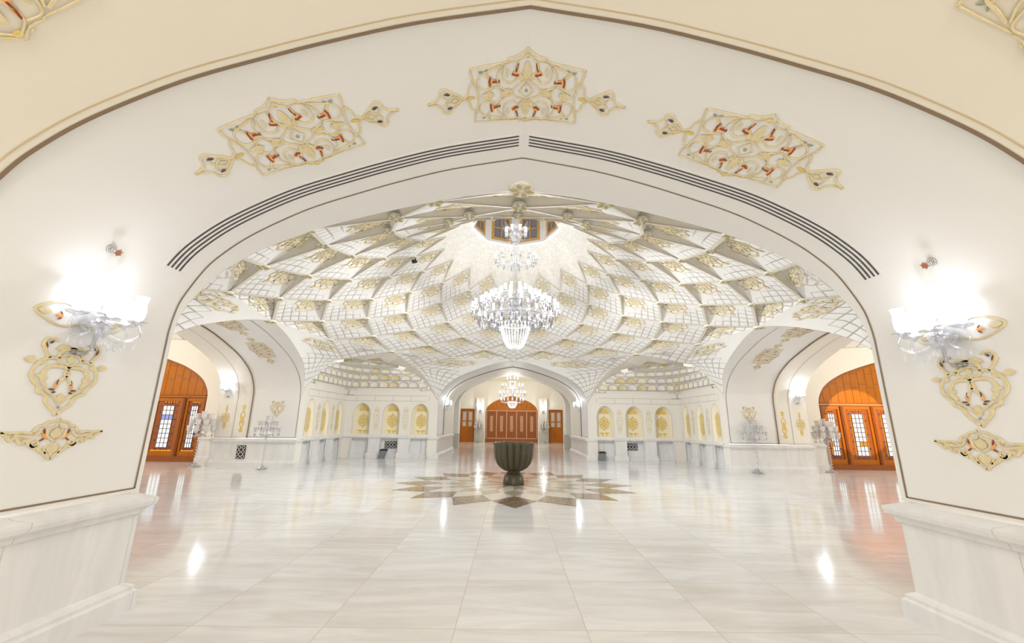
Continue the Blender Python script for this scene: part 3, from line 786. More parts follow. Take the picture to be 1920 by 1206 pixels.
for s in (-1, 1):
    for (ua, ub, za) in ((2.08, 2.95, 0), (2.95, 4.08, 2.55), (4.08, FH, 0)):
        mb.face([W(a, s * ua, FR1, za), W(a, s * ub, FR1, za), W(a, s * ub, FR1, 5.4), W(a, s * ua, FR1, 5.4)], 0)
    for (uu) in (2.95, 4.08):
        mb.face([W(a, s * uu, FR1, 0), W(a, s * uu, FR1 + .12, 0), W(a, s * uu, FR1 + .12, 2.55), W(a, s * uu, FR1, 2.55)], 0)
    mb.face([W(a, s * 2.95, FR1, 2.55), W(a, s * 4.08, FR1, 2.55), W(a, s * 4.08, FR1 + .12, 2.55), W(a, s * 2.95, FR1 + .12, 2.55)], 0)
    # flat pilaster between door and panelled screen
    mb.box(W(a, s * 2.50, FR1 - .10, 1.7), (.62, .20, 3.4), 0)
    mb.box(W(a, s * 2.50, FR1 - .13, .42), (.70, .26, .84), 1)
mb.face([W(a, -FH, FR1 + .3, 0), W(a, FH, FR1 + .3, 0), W(a, FH, FR1 + .3, 5.4), W(a, -FH, FR1 + .3, 5.4)], 0)
def fvault(u, v):
    x = -FH + 2 * FH * u; y = FR0 + (FR1 - FR0) * v
    dx = abs(x) / FH; dy = abs(y - (FR0 + FR1) / 2) / 5.17
    return W(0, x, y, 4.75 + .65 * (1 - max(dx, dy) ** 2))
mb.grid(fvault, 12, 12, 2)
mb.build('wall_far_room', [m_cream, m_marble, m_yel], kind='structure')

mb = MB(); P2 = profile(z0=0, half=3.22, apex=4.42, spring=2.5); RA = 14.4
for i in range(len(P2) - 1):
    (ua, za), (ub, zb) = P2[i], P2[i + 1]
    for r in (RA, RA + .5): mb.face([W(0, ua, r, za), W(0, ub, r, zb), W(0, ub, r, 5.4), W(0, ua, r, 5.4)], 0)
    mb.face([W(0, ua, RA, za), W(0, ub, RA, zb), W(0, ub, RA + .5, zb), W(0, ua, RA + .5, za)], 0)
for s in (-1, 1):
    for r in (RA, RA + .5): mb.face([W(0, s * 3.22, r, 0), W(0, s * 6, r, 0), W(0, s * 6, r, 5.4), W(0, s * 3.22, r, 5.4)], 0)
    mb.box(W(0, s * 4.6, RA + .25, .42), (2.84, .66, .84), 1)
mb.build('trim_3', [m_wall, m_marble], kind='structure')

# ------------------------------------------------------------------ net vault
RING = {-5: (1.28, 7.04), -4: (2.05, 6.33), -3: (2.789, 5.862), -2: (3.564, 5.476), -1: (4.395, 5.068), 0: (5.194, 4.754), 1: (5.999, 4.446), 2: (6.676, 4.140)}
def node(i, a):
    r, z = RING[i]; return W(a, 0, r, z)
def offs(i): return 11.25 if i % 2 else 0.0
def up_node(i, a, k=.022, ku=.034):
    r, z = RING[i]; return W(a, 0, r + (k * r if i > -5 else 0), z + (ku * r if i > -5 else 0))
def cell_patch(i, a):
    """corner points of the cell hanging from node (i, a): recessed top, left, right, bottom"""
    return up_node(i, a), node(i + 1, a - 11.25), node(i + 1, a + 11.25), node(i + 2, a)
def patch_fn(T, L, R, B, bulge=0.06):
    cen = (T + L + R + B) / 4
    n = (R - L).cross(B - T).normalized()
    if n.z > 0: n = -n                      # towards the room
    def f(u, v, h=0.0):
        p = T * ((1 - u) * (1 - v)) + L * (u * (1 - v)) + R * ((1 - u) * v) + B * (u * v)
        return p + n * (h - bulge * 16 * u * (1 - u) * v * (1 - v))
    return f
mb = MB(); med = []
for i in range(-4, 1):
    for j in range(16):
        a = 22.5 * j + offs(i)
        T, L, R, B = cell_patch(i, a)
        f = patch_fn(T, L, R, B)
        mb.grid(lambda u, v: f(u, v), 6, 6, 0 if i > -4 else 0, uv=lambda u, v: (u, v))
        T0 = node(i, a)
        mb.face([T0, T, L], 1); mb.face([T0, R, T], 1)
for j in range(16):         # ring under the oculus: fan shells
    a = 22.5 * j + offs(-5)
    T = node(-5, a); L = node(-4, a - 11.25); R = node(-4, a + 11.25); B = node(-3, a)
    def fan(u, v):
        t0 = W(a - 11.25 + 22.5 * v, 0, RING[-5][0], RING[-5][1])
        w = 0.30 * sin(pi * u) * (1 - .55 * cos(2 * pi * (v - .5)) )
        low = L * (1 - v) + R * v
        if v > .5: low = R * (2 * v - 1) + B * (2 - 2 * v)
        else: low = L * (1 - 2 * v) + B * (2 * v)
        p = t0 * (1 - u) + low * u
        c = Vector((0, D, p.z)); d = (p - c).normalized()
        return p + d * w * .5 + Vector((0, 0, .10 * sin(pi * u)))
    mb.grid(fan, 6, 8, 3, uv=lambda u, v: (u * 1.2, v))
# flat raised ribs along the net
def rib_bar(p, q, w=.075, d=.010):
    t = (q - p).normalized(); c = (p + q) / 2
    n = Vector((c.x, c.y - D, 0)).normalized() * .37 + Vector((0, 0, .93))
    n = -(n - t * n.dot(t)).normalized(); sd = t.cross(n) * (w / 2)
    a0, a1, b0, b1 = p - sd, p + sd, q - sd, q + sd
    mb.face([a0 + n * d, a1 + n * d, b1 + n * d, b0 + n * d], 4)
    mb.face([a0, a0 + n * d, b0 + n * d, b0], 4); mb.face([a1 + n * d, a1, b1, b1 + n * d], 4)
for i in range(-4, 2):
    for j in range(16):
        a = 22.5 * j + offs(i)
        for k in (-11.25, 11.25): rib_bar(node(i, a), node(i + 1, a + k), .040 + .006 * (i + 4))
for a in range(45, 360, 90):
    for k in (-22.5, 22.5): rib_bar(node(2, a + k), W(a + k / 2, 0, 7.70, 3.75), .09)
for j in range(16):         # lowest cells: upper triangles that meet the arches
    a = 22.5 * j + offs(1)
    T = up_node(1, a); L = node(2, a - 11.25); R = node(2, a + 11.25)
    b = len(mb.v)
    if j % 4 in (0, 3): mb.face([T, L, R], 2, uv=[(0, 0), (1, 0), (0, 1)])
    T0 = node(1, a)
    mb.face([T0, T, L], 1); mb.face([T0, R, T], 1)
# pendentives: from the two nodes down to the pier between arch and corner squinch
SP_U, SP_R = 3.25, HR
ang_s = math.degrees(atan2(SP_U, SP_R)); RS = sqrt(SP_U ** 2 + SP_R ** 2)
half_sq = RS * sin(rad(45 - ang_s)); r_sq = RS * cos(rad(45 - ang_s))
HALF = profile(z0=2.27, side=1)[4:]        # spring -> apex
Z0, Z1 = 2.27, 4.15
def arch_pt(a, s, t):
    x = t * (len(HALF) - 1); i = min(int(x), len(HALF) - 2); k = x - i
    u = HALF[i][0] * (1 - k) + HALF[i + 1][0] * k; z = HALF[i][1] * (1 - k) + HALF[i + 1][1] * k
    return W(a, s * u, rfront(z), z)
K3R, K3Z, KT = 7.70, 3.75, .62          # lowest net node beside each corner
def k3(a, s): return W(a, s * K3R * sin(rad(11.25)), K3R * cos(rad(11.25)), K3Z)
def squinch_pt(a, s, t):
    """tent-shaped arris of the corner squinch: springing (0) -> net node -> apex (1)"""
    if t < KT:
        k = t / KT
        u = half_sq + (K3R * sin(rad(11.25)) - half_sq) * k ** 1.25
        r = r_sq + (K3R * cos(rad(11.25)) - r_sq) * k
        return W(a, s * u, r, Z0 + (K3Z - Z0) * (1 - (1 - k) ** 1.5))
    k = (t - KT) / (1 - KT)
    return k3(a, s) * (1 - k) + W(a, 0, 6.676, 4.14) * k
def pend_fn(a0, s, kind=0):
    def f(u, v):           # u: 0 top .. 1 foot, v: 0 arch .. 1 squinch
        t = 1 - u
        A = arch_pt(a0, s, t)
        if t < KT: Q = squinch_pt(a0 + s * 45, -s, t)
        else:
            k = (t - KT) / (1 - KT)
            Q = k3(a0 + s * 45, -s) * (1 - k) + node(2, a0 + s * 22.5) * k
        return A * (1 - v) + Q * v
    return f
for a0 in (0, 90, 180, 270):
    for s in (-1, 1):
        f = pend_fn(a0, s)
        mb.grid(f, 24, 8, 0, uv=lambda u, v: (.16 + u * 2.0, v * .98))
    for k in (33.75, 56.25):
        a = a0 + k
        T, L, R = up_node(1, a), node(2, a - 11.25), node(2, a + 11.25)
        B = W(a, 0, K3R, K3Z)
        f = patch_fn(T, L, R, B, .03)
        mb.grid(lambda u, v: f(u, v), 6, 6, 0, uv=lambda u, v: (u, v))
# tympana behind the near squinches are plain (hidden from the hall's middle)
ceiling = mb.build('ceiling', [m_cell, m_riser, m_lat, m_fan, m_rib], kind='structure')

# gilded medallions in the vault cells (one part each)
def medallion_map(f, T, L, R, B):
    n = (R - L).cross(B - T).normalized()
    if n.z > 0: n = -n
    def g(x, y, h):
        # x across, y towards the top node
        u = .33 - y + x * -1; v = .33 - y + x
        return f(u, v, .006 + h)
    return g
for i in range(-4, 1):
    meds = None
    for j in range(16):
        a = 22.5 * j + offs(i)
        if meds is None:
            T, L, R, B = [Vector(p) - Vector((0, D, 0)) for p in cell_patch(i, a)]
            f = patch_fn(T, L, R, B)
            o = Orn(medallion_map(f, T, L, R, B), .012)
            rosette(o, 0, 0.005, .225, .195); rosette(o, 0, 0.005, .13, .11, dots=False)
            o.leaf(0, .19, pi / 2, .08, .06, 0); o.leaf(0, -.19, -pi / 2, .08, .06, 0)
            meds = o.mb.data('cell_medallion', gmats())
            a_first = a
        ob = bpy.data.objects.new('cell_medallion', meds); C.objects.link(ob)
        ob.parent = ceiling; ob.location = (0, D, 0); ob.rotation_euler = (0, 0, -rad(a - a_first))
# lowest ring and pendentive medallions
T, L, R = [Vector(p) - Vector((0, D, 0)) for p in (up_node(1, 11.25), node(2, 0), node(2, 22.5))]
def low_map(x, y, h):
    c = (L + R) / 2; n = (R - L).cross(T - c).normalized()
    if n.z > 0: n = -n
    return c + (R - L) * x + (T - c) * (y + .34) + n * (h + .006)
o = Orn(low_map, .012); rosette(o, 0, 0, .26, .26)
meds = o.mb.data('cell_medallion', gmats())
for j in range(16):
    ob = bpy.data.objects.new('cell_medallion', meds); C.objects.link(ob)
    ob.parent = ceiling; ob.location = (0, D, 0); ob.rotation_euler = (0, 0, -rad(22.5 * j))
def pend_map(a0, s):
    f = pend_fn(a0, s)
    def g(x, y, h):
        u = max(.0, .155 + y); v = .62 + x
        p = f(u, v); du = f(u + .02, v) - f(max(u - .02, 0), v); dv = f(u, v + .02) - f(u, v - .02)
        n = du.cross(dv).normalized()
        if n.dot(Vector((0, D, 3)) - p) < 0: n = -n
        return p + n * (.008 + h)
    return g
for a0 in (0, 90, 180, 270):
    for s in (-1, 1):
        o = Orn(pend_map(a0, s), .012)
        rosette(o, 0, 0, .32, .085, lobes=10)
        for k in range(9):
            x = -.26 + .065 * k
            o.leaf(x, .03 * (-1) ** k, .6 * (-1) ** k, .07, .05, 0); o.disc(x + .03, -.03 * (-1) ** k, .010, 5, n=5)
        for k in (-1, 1): o.leaf(.32 * k, .0, 0 if k > 0 else pi, .05, .04, 0)
        o.build('pendentive_medallion', gmats(), ceiling)
# star bosses on the ribs' crossings
def boss_mesh(sz):
    mb = MB()
    n = 12
    ring = [(sz * cos(2 * pi * k / n), sz * sin(2 * pi * k / n)) for k in range(n)]
    mb.face([(x, y, 0) for x, y in ring][::-1], 0)
    for k in range(n):
        (x0, y0), (x1, y1) = ring[k], ring[(k + 1) % n]
        mb.face([(x0, y0, 0), (x1, y1, 0), (x1, y1, .05), (x0, y0, .05)], 0)
    for k in range(6):
        a = 2 * pi * k / 6 + .2
        c = Vector((cos(a), sin(a), 0)); t = Vector((-sin(a), cos(a), 0))
        p = [c * .30 * sz, c * .62 * sz + t * .22 * sz, c * 1.05 * sz, c * .62 * sz - t * .22 * sz]
        q = [v + Vector((0, 0, -.012)) for v in p]
        mb.face(q[::-1], 1)
        for i in range(4): mb.face([p[i], p[(i + 1) % 4], q[(i + 1) % 4], q[i]], 1)
        mb.face([c * .28 * sz + Vector((0, 0, -.004)), c * .28 * sz + t * .1 * sz + Vector((0, 0, -.004)), t * .16 * sz + c * .1 * sz + Vector((0, 0, -.004))], 1)
    return mb.data('star_boss', [m_riser, m_oldgold])
for i in range(-3, 3):
    me = boss_mesh({-3: .085, -2: .095, -1: .105, 0: .12, 1: .135, 2: .145}[i])
    for j in range(16):
        a = 22.5 * j + offs(i)
        r, z = RING[i]
        ob = bpy.data.objects.new('star_boss', me); C.objects.link(ob)
        ob.parent = ceiling
        ob.location = W(a, 0, r + .05, z - .035); ob.rotation_euler = (0, 0, -rad(a))

# oculus drum with its windows
mb = MB(); OR, OZ = 1.26, 7.04
for k in range(8):
    a0, a1 = 45 * k, 45 * k + 45
    A, B = W(a0, 0, OR, OZ), W(a1, 0, OR, OZ)
    up = Vector((0, 0, 1.25))
    e = .14; w0, w1 = A * (1 - e) + B * e, A * e + B * (1 - e)
    zb, zt = OZ + .08, OZ + .98
    def V(p, z): return Vector((p.x, p.y, z))
    mb.face([A, w0, V(w0, OZ + 1.25), V(A, OZ + 1.25)], 0); mb.face([w1, B, V(B, OZ + 1.25), V(w1, OZ + 1.25)], 0)
    mb.face([w0, w1, V(w1, zb), V(w0, zb)], 0); mb.face([V(w0, zt), V(w1, zt), V(w1, OZ + 1.25), V(w0, OZ + 1.25)], 0)
    c = Vector((0, D, 0))
    n = Vector(((w0.x + w1.x) / 2, (w0.y + w1.y) / 2 - D, 0)).normalized() * .08
    for p, q, z_a, z_b in ((w0, w0, zb, zt), (w1, w1, zb, zt)):
        mb.face([V(p, z_a), V(p, z_b), V(p, z_b) + n, V(p, z_a) + n], 0)
mb.face([W(45 * k, 0, OR, OZ + 1.25) for k in range(8)], 0)
drum = mb.build('trim_1', [m_wall], kind='structure')
for k in range(8):
    a0, a1 = 45 * k, 45 * k + 45
    A, B = W(a0, 0, OR, 0), W(a1, 0, OR, 0)
    mid = (A + B) / 2; d = (B - A).normalized(); n = Vector((mid.x, mid.y - D, 0)).normalized()
    wd = (B - A).length * .72; zb, zt = OZ + .08, OZ + .98
    M = Matrix((d, n, Vector((0, 0, 1)))).transposed()
    mb = MB()
    for x in (-wd / 2 + .05, wd / 2 - .05): mb.box(mid + n * .045 + d * x + Vector((0, 0, (zb + zt) / 2)), (.10, .07, zt - zb), 0, M=M)
    for z in (zb + .05, zt - .05): mb.box(mid + n * .045 + Vector((0, 0, z)), (wd - .2, .07, .10), 0, M=M)
    mb.box(mid + n * .045 + Vector((0, 0, (zb + zt) / 2)), (.035, .05, zt - zb - .2), 0, M=M)
    mb.box(mid + n * .045 + Vector((0, 0, (zb + zt) / 2)), (wd - .2, .05, .035), 0, M=M)
    o = mb.build('window_%d' % (k + 1), [m_wframe], kind='structure')
    m2 = MB(); m2.box(mid + n * .055 + Vector((0, 0, (zb + zt) / 2)), (wd - .2, .012, zt - zb - .2), 0, M=M)
    m2.build('pane', [m_skypane], o)

# ------------------------------------------------------------------ corner squinches filled with muqarnas
def muqarnas(a, label):
    root = empty('muqarnas_vault', W(a, 0, 9.0, 2.6), label, 'vault', 'honeycomb corner vaults')
    inv = -Vector(root.location)
    R0 = HR * sqrt(2)
    zs = [2.60, 2.93, 3.23, 3.50, 3.74, 3.95]
    ins = [0.05, 0.32, 0.70, 1.18, 1.75, 2.2]; bb = [.10, .28, .60, 1.1, 1.8, 2.2]
    SQ = []
    for k in range(41):
        p = squinch_pt(a, 1, k / 40) - Vector((0, D, 0))
        SQ.append((p.x * cos(rad(a)) - p.y * sin(rad(a)), p.z))
    def half_at(z):
        for i in range(40):
            if SQ[i][1] <= z <= SQ[i + 1][1]:
                k = (z - SQ[i][1]) / max(1e-6, SQ[i + 1][1] - SQ[i][1]); return SQ[i][0] * (1 - k) + SQ[i + 1][0] * k
        return SQ[0][0] if z < SQ[0][1] else 0.1
    def path(t, u): return R0 - ins[t] - (sqrt(u * u + bb[t] ** 2) - bb[t]) * (1.0 if t < 3 else .8)
    cnt = [18, 16, 13, 10, 6]
    for t in range(5):
        mb = MB(); z0, z1 = zs[t], zs[t + 1]
        hw = half_at((z0 + z1) / 2) + .06
        n = cnt[t]
        def pos(u, z, out=0.0):
            r = path(t, u); e = .01
            dr = (path(t, u + e) - path(t, u - e)) / (2 * e)
            nn = Vector((-dr, 1)).normalized()      # (u, r), away from the hall
            return W(a, u + nn.x * out, r + nn.y * out, z) + inv
        for c in range(n):
            ua, ub = -hw + 2 * hw * c / n, -hw + 2 * hw * (c + 1) / n
            uc, w2 = (ua + ub) / 2, (ub - ua) / 2
            ha = (z1 - z0) * .86; aw = w2 * .84
            K = 7; prof2 = []
            for i in range(K + 1):
                v = i / K
                prof2.append((aw if v < .5 else aw * sqrt(max(0, 1 - ((v - .5) / .5) ** 2)), z0 + ha * v))
            gold = 1 if random.random() < (.28 - .3 * abs(uc) / hw) else (3 if random.random() < (.85 - .6 * abs(uc) / hw) else 2)
            TH = 8
            b = len(mb.v)
            for (ax, z) in prof2:
                for k in range(TH + 1):
                    th = pi * k / TH
                    mb.v.append(tuple(pos(uc - ax * cos(th), z, aw * .45 * sin(th) * (ax / aw))))
            for i in range(K):
                for k in range(TH):
                    q = b + i * (TH + 1) + k
                    mb.f.append([q, q + 1, q + TH + 2, q + TH + 1]); mb.m.append(gold); mb.sm.append(True)
            for i in range(K):
                (xa, za), (xb, zb) = prof2[i], prof2[i + 1]
                mb.face([pos(ua, za), pos(uc - xa, za), pos(uc - xb, zb), pos(ua, zb)], 0)
                mb.face([pos(uc + xa, za), pos(ub, za), pos(ub, zb), pos(uc + xb, zb)], 0)
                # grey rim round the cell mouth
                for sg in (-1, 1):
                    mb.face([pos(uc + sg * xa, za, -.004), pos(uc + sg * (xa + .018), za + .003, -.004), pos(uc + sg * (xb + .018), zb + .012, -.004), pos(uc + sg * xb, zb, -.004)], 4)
            mb.face([pos(ua, z0 + ha), pos(ub, z0 + ha), pos(ub, z1), pos(ua, z1)], 0)
            # underside between this tier and the one below
            if t > 0:
                def low(u): return W(a, u, path(t - 1, u) + .02, z0) + inv
                mb.face([pos(ua, z0), pos(ub, z0), low(ub), low(ua)], 0)
            # grey edge at the foot of the tier
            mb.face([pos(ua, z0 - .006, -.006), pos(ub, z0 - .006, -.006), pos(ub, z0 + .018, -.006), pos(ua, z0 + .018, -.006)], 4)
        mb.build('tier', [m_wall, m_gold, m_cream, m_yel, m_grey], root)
    # hood: from the squinch arris back to the top tier, and down to the walls
    mb = MB()
    K = 24
    for i in range(-K, K):
        def pt(k):
            x = k / K; s = 1 if x >= 0 else -1
            return squinch_pt(a, s, 1 - abs(x)) if x != 0 else squinch_pt(a, 1, 1.0)
        A, B = pt(i), pt(i + 1)
        def back(P, k):
            z = P.z
            u = (k / K)
            lo = Vector((P.x, P.y, 0)) - Vector((0, D, 0))
            d = Vector((sin(rad(a)), cos(rad(a)), 0))
            t = 0
            for q in range(5):
                if z > zs[q]: t = q
            if z >= zs[5] - .02: return P + d * .95 + Vector((0, 0, -.16 if z > 4.0 else -.05))
            tn = Vector((cos(rad(a)), -sin(rad(a)), 0))
            uu = lo.dot(tn); rr = path(t, uu)
            return Vector((0, D, 0)) + tn * uu + d * max(rr, lo.dot(d) + .03) + Vector((0, 0, z))
        mb.face([A + inv, B + inv, back(B, i + 1) + inv, back(A, i) + inv], 0)
    # cap above the top tier
    cap = []
    hw = half_at(3.95)
    def cp(u, v):
        uu = -1.25 + 2.5 * u
        r = 6.75 + 1.75 * v
        return W(a, uu, r, 3.95 + .16 * (1 - v) - .1 * abs(2 * u - 1) ** 2) + inv
    mb.grid(cp, 8, 4, 0)
    o2 = Orn(lambda x, y, h: cp(.5 + x, .70 + y) + Vector((0, 0, -.02 - h)), .01)
    rosette(o2, 0, 0, .20, .22, lobes=10)
    o2.build('cap_medallion', gmats(), root)
    mb.build('hood', [m_cream], root)
muqarnas(-45, 'honeycomb muqarnas vault over the far left corner niches')
muqarnas(45, 'honeycomb muqarnas vault over the far right corner niches')
# plain closures above the hidden near corners
mb = MB()
for a in (135, -135):
    for i in range(12):
        for s in (-1, 1):
            A, B = squinch_pt(a, s, i / 12), squinch_pt(a, s, (i + 1) / 12)
            d = Vector((sin(rad(a)), cos(rad(a)), 0))
            mb.face([A, B, B + d * 2.6, A + d * 2.6], 0)
mb.build('trim_2', [m_cream], kind='structure')

# gilding inside the niches and on the piers between them
def plane_map(a, uc, r, zc, sgn=-1):
    return lambda x, y, h: W(a, uc + x, r + sgn * (.004 + h), zc + y)
for a, s in ((0, -1), (0, 1), (-90, 1), (90, -1)):
    for c in (4.0, 5.25, 6.52):
        o = Orn(plane_map(a, s * c, HR + (.24 if a == 0 else .08), 1.52), .008)
        if a != 0:      # tall hexagonal panels
            hexa = [(0, .42), (.17, .28), (.17, -.28), (0, -.42), (-.17, -.28), (-.17, .28)]
            o.fill([(x * .9, y * .92) for x, y in hexa], 0, raw=True, hh=.002)
            o.rib(hexa, .03, 4, closed=True, k=1)
            for y in (-.22, 0, .22):
                rosette(o, 0, y, .12, .11, lobes=6, m=4)
            hood = [(.20 * cos(pi * k / 12), .42 + .28 * sin(pi * k / 12)) for k in range(13)]
            o.build('niche_gilding', gmats(), walls[a]); continue
        o.fill([(.21 * cos(2 * pi * k / 24), .25 * sin(2 * pi * k / 24)) for k in range(24)], 0, raw=True, hh=.002)
        rosette(o, 0, 0, .235, .275, lobes=8, m=4)
        rosette(o, 0, 0, .14, .17, lobes=6, m=4)
        hood = [(.24 * cos(pi * k / 12), .40 + .26 * sin(pi * k / 12)) for k in range(13)]
        o.fill(hood, 0, raw=True, hh=.002)
        o.leaf(0, .22, pi / 2, .10, .10, 4); o.leaf(0, -.22, -pi / 2, .10, .10, 4)
        for k in (-1, 1):
            o.leaf(0, -.42, 0 if k > 0 else pi, .23, .075, 4); o.leaf(.08 * k, -.44, -pi / 2, .10, .07, 4)
        for k in range(7):
            o.leaf(-.15 + .05 * k, .40, pi / 2 + (.20 * (3 - k)), .23 - .016 * abs(k - 3), .07, 4)
        o.build('niche_gilding', gmats(), walls[a])
    for c in (4.62, 5.88):
        o = Orn(plane_map(a, s * c, HR, 1.62), .006)
        for k in (-1, 1):
            o.rib([(0, .48), (.09 * k, .36), (.05 * k, .24), (.11 * k, .10), (.11 * k, -.10), (.05 * k, -.24), (.09 * k, -.36), (0, -.48)], .022, 0)
            for y in (.3, 0, -.3): o.leaf(.02 * k, y, pi / 2 - .9 * k, .09, .05, 0)
        for y in (-.34, -.12, .12, .34): o.leaf(0, y - .06, pi / 2, .13, .06, 0)
        o.build('pier_gilding', gmats(), walls[a])

# ------------------------------------------------------------------ near arch: ornaments, air slots, sprinklers, sconces
_cum = [0.0]
_full = [(p[0], p[1]) for p in ([(3.25, 0.0)] + _HS)]
_full = [(-u, z) for u, z in _full] + [(u, z) for u, z in _full[::-1][1:]]
for i in range(len(_full) - 1): _cum.append(_cum[-1] + sqrt((_full[i + 1][0] - _full[i][0]) ** 2 + (_full[i + 1][1] - _full[i][1]) ** 2))
_mid = _cum[len(_full) // 2]
def soffit(a, s, r, h, off=0.0):
    """point on the arch lining of side a: s along the outline from the apex, r = distance from hall centre, h = height of relief"""
    t = s + _mid
    i = 0
    while i < len(_cum) - 2 and _cum[i + 1] < t: i += 1
    k = (t - _cum[i]) / (_cum[i + 1] - _cum[i])
    u = _full[i][0] * (1 - k) + _full[i + 1][0] * k; z = _full[i][1] * (1 - k) + _full[i + 1][1] * k
    tu, tz = _full[i + 1][0] - _full[i][0], _full[i + 1][1] - _full[i][1]
    l = sqrt(tu * tu + tz * tz); nu, nz = tz / l, -tu / l        # inwards
    return W(a, u + nu * (h + off), r, z + nz * (h + off))
def sx_near(s): return -s      # on the near side u runs the other way: photo-left is +u
def put_cartouche(a, s0, r0, label, group, sgn=1, sx=.456, sy=.392, mats=None, off=0.0):
    P = soffit(a, s0, r0, 0)
    f = lambda x, y, h: soffit(a, s0 + x, r0 + sgn * warp_y(y / sy) * sy, h + .003, off) - P
    o = Orn(f, .007); cartouche(o, sx, sy)
    return o.build('gilded_medallion', mats or gmats(), None, loc=P, label=label, cat='wall ornament', group=group)
g1 = 'gilded medallions on the near arch'
put_cartouche(180, 0.0, D - 2.80, 'gilded medallion at the very peak of the near arch', g1)
put_cartouche(180, 1.865, D - 2.78, 'gilded medallion on the left slope of the near arch', g1)
put_cartouche(180, -1.845, D - 2.88, 'gilded medallion on the right slope of the near arch', g1)
put_cartouche(180, 2.66, D - 1.27, 'gilded scrollwork cut by the top left corner of the photo', 'gilded scrolls on the outer band', off=.034)
put_cartouche(180, -2.62, D - 1.30, 'gilded scrollwork cut by the top right corner of the photo', 'gilded scrolls on the outer band', off=.034)
for s, side, y0 in ((1, 'left', 2.918), (-1, 'right', 2.98)):
    def fm(zc, yc):
        P = W(180, s * 3.25, D - yc, zc)
        return P, (lambda x, y, h: W(180, s * (3.25 - .003 - h), D - yc - x, zc + y) - P)
    P, f = fm(1.755, y0); o = Orn(f, .007); heart(o, .225, .24)
    o.build('gilded_heart', gmats(), None, loc=P, label='gilded heart shaped arabesque below the %s wall lamp' % side, cat='wall ornament', group='gilded hearts on the near piers')
    P, f = fm(1.355, y0 + .035); o = Orn(f, .007); wing(o, .325, .135)
    o.build('gilded_wing', gmats(), None, loc=P, label='wing shaped gilded scroll low on the %s pier' % side, cat='wall ornament', group='gilded wings on the near piers')
    P, f = fm(2.20, y0); o = Orn(f, .007)
    for k in (-1, 1):
        o.rib([(.03 * k, .06), (.12 * k, .085), (.22 * k, .06), (.30 * k, 0), (.22 * k, -.055), (.12 * k, -.075), (.03 * k, -.05)], .016, 0)
        o.leaf(.20 * k, 0, 0 if k > 0 else pi, .09, .05, 0)
        o.leaf(.12 * k, -.01, 0 if k > 0 else pi, .06, .03, 2); o.leaf(.13 * k, -.005, .9 if k > 0 else pi - .9, .035, .014, 1); o.leaf(.13 * k, -.02, -.7 if k > 0 else pi + .7, .035, .014, 1)
    o.build('gilded_leaf_pair', gmats(), None, loc=P, label='pale gilded leaf pair directly behind the %s wall lamp' % side, cat='wall ornament', group='gilded leaves behind the wall lamps')
# faint medallions on the soffits of the side arches
for a, nm in ((-90, 'left'), (90, 'right')):
    ds = 1 if a == -90 else -1
    put_cartouche(a, ds * .25, 8.0, 'faint gilded medallion near the peak of the %s arch' % nm, 'medallions on the side arches')
    put_cartouche(a, ds * 1.92, 8.0, 'faint gilded medallion on the slope of the %s arch' % nm, 'medallions on the side arches')
    def fm2(r, zc, off):
        P = W(a, ds * (3.25 - off), r, zc)
        return P, (lambda x, y, h: W(a, ds * (3.25 - off - .003 - h), r + x, zc + y) - P)
    P, f = fm2(8.0, 1.84, 0); o = Orn(f, .007); heart(o, .23, .25)
    o.build('gilded_heart', gmats(), None, loc=P, label='gilded heart arabesque on the jamb of the %s side arch' % nm, cat='wall ornament', group='gilded hearts on the side arches')
    P, f = fm2(9.11, 1.5, .03); o = Orn(f, .006)
    for k in (-1, 1): o.rib([(0, .28), (.07 * k, .16), (.04 * k, .0), (.07 * k, -.14), (0, -.28)], .03, 4)
    o.leaf(0, .30, pi / 2, .14, .09, 4); o.leaf(0, -.16, pi / 2, .30, .10, 4); o.leaf(0, -.42, pi / 2, .16, .16, 4); o.leaf(0, .48, -pi / 2, .10, .14, 4)
    o.build('gilded_spindle', gmats(), None, loc=P, label='slim gilded spindle ornament deep inside the %s side arch' % nm, cat='wall ornament', group='gilded spindles in the side arches')
    P, f = fm2(9.68, 1.55, .03); o = Orn(f, .006); rosette(o, 0, 0, .15, .19, m=4); rosette(o, 0, 0, .09, .11, m=4)
    o.leaf(0, .18, pi / 2, .25, .07, 4); o.leaf(0, -.16, -pi / 2, .22, .12, 4)
    o.build('gilded_drop', gmats(), None, loc=P, label='yellow gilded drop ornament under the lamp in the %s arch' % nm, cat='wall ornament', group='gilded drops in the side arches')

# linear air slots
def air_grille(s, label):
    root = empty('air_grille', soffit(180, s * 1.75, 7.56, 0), label, 'air vent', 'slotted air vents along the near arch')
    inv = -Vector(root.location)
    def strip(r0, r1, h0, sA, sB, m, name, k=40):
        mb = MB()
        P0 = [soffit(180, s * (sA + (sB - sA) * i / k), r0, h0) + inv for i in range(k + 1)]
        P1 = [soffit(180, s * (sA + (sB - sA) * i / k), r1, h0) + inv for i in range(k + 1)]
        Q0 = [soffit(180, s * (sA + (sB - sA) * i / k), r0, 0) + inv for i in range(k + 1)]
        Q1 = [soffit(180, s * (sA + (sB - sA) * i / k), r1, 0) + inv for i in range(k + 1)]
        for i in range(k):
            mb.face([P0[i], P0[i + 1], P1[i + 1], P1[i]], 0); mb.face([Q0[i], Q0[i + 1], P0[i + 1], P0[i]], 0); mb.face([P1[i], P1[i + 1], Q1[i + 1], Q1[i]], 0)
        mb.face([P0[0], P1[0], Q1[0], Q0[0]], 0); mb.face([P0[k], P1[k], Q1[k], Q0[k]], 0)
        return mb.build(name, [m], root)
    strip(7.455, 7.645, .003, .028, 3.50, m_wall, 'frame')
    for i in range(4):
        r = 7.485 + .0435 * i
        strip(r - .0085, r + .0085, .0055, .05, 3.46, m_slot, 'slot')
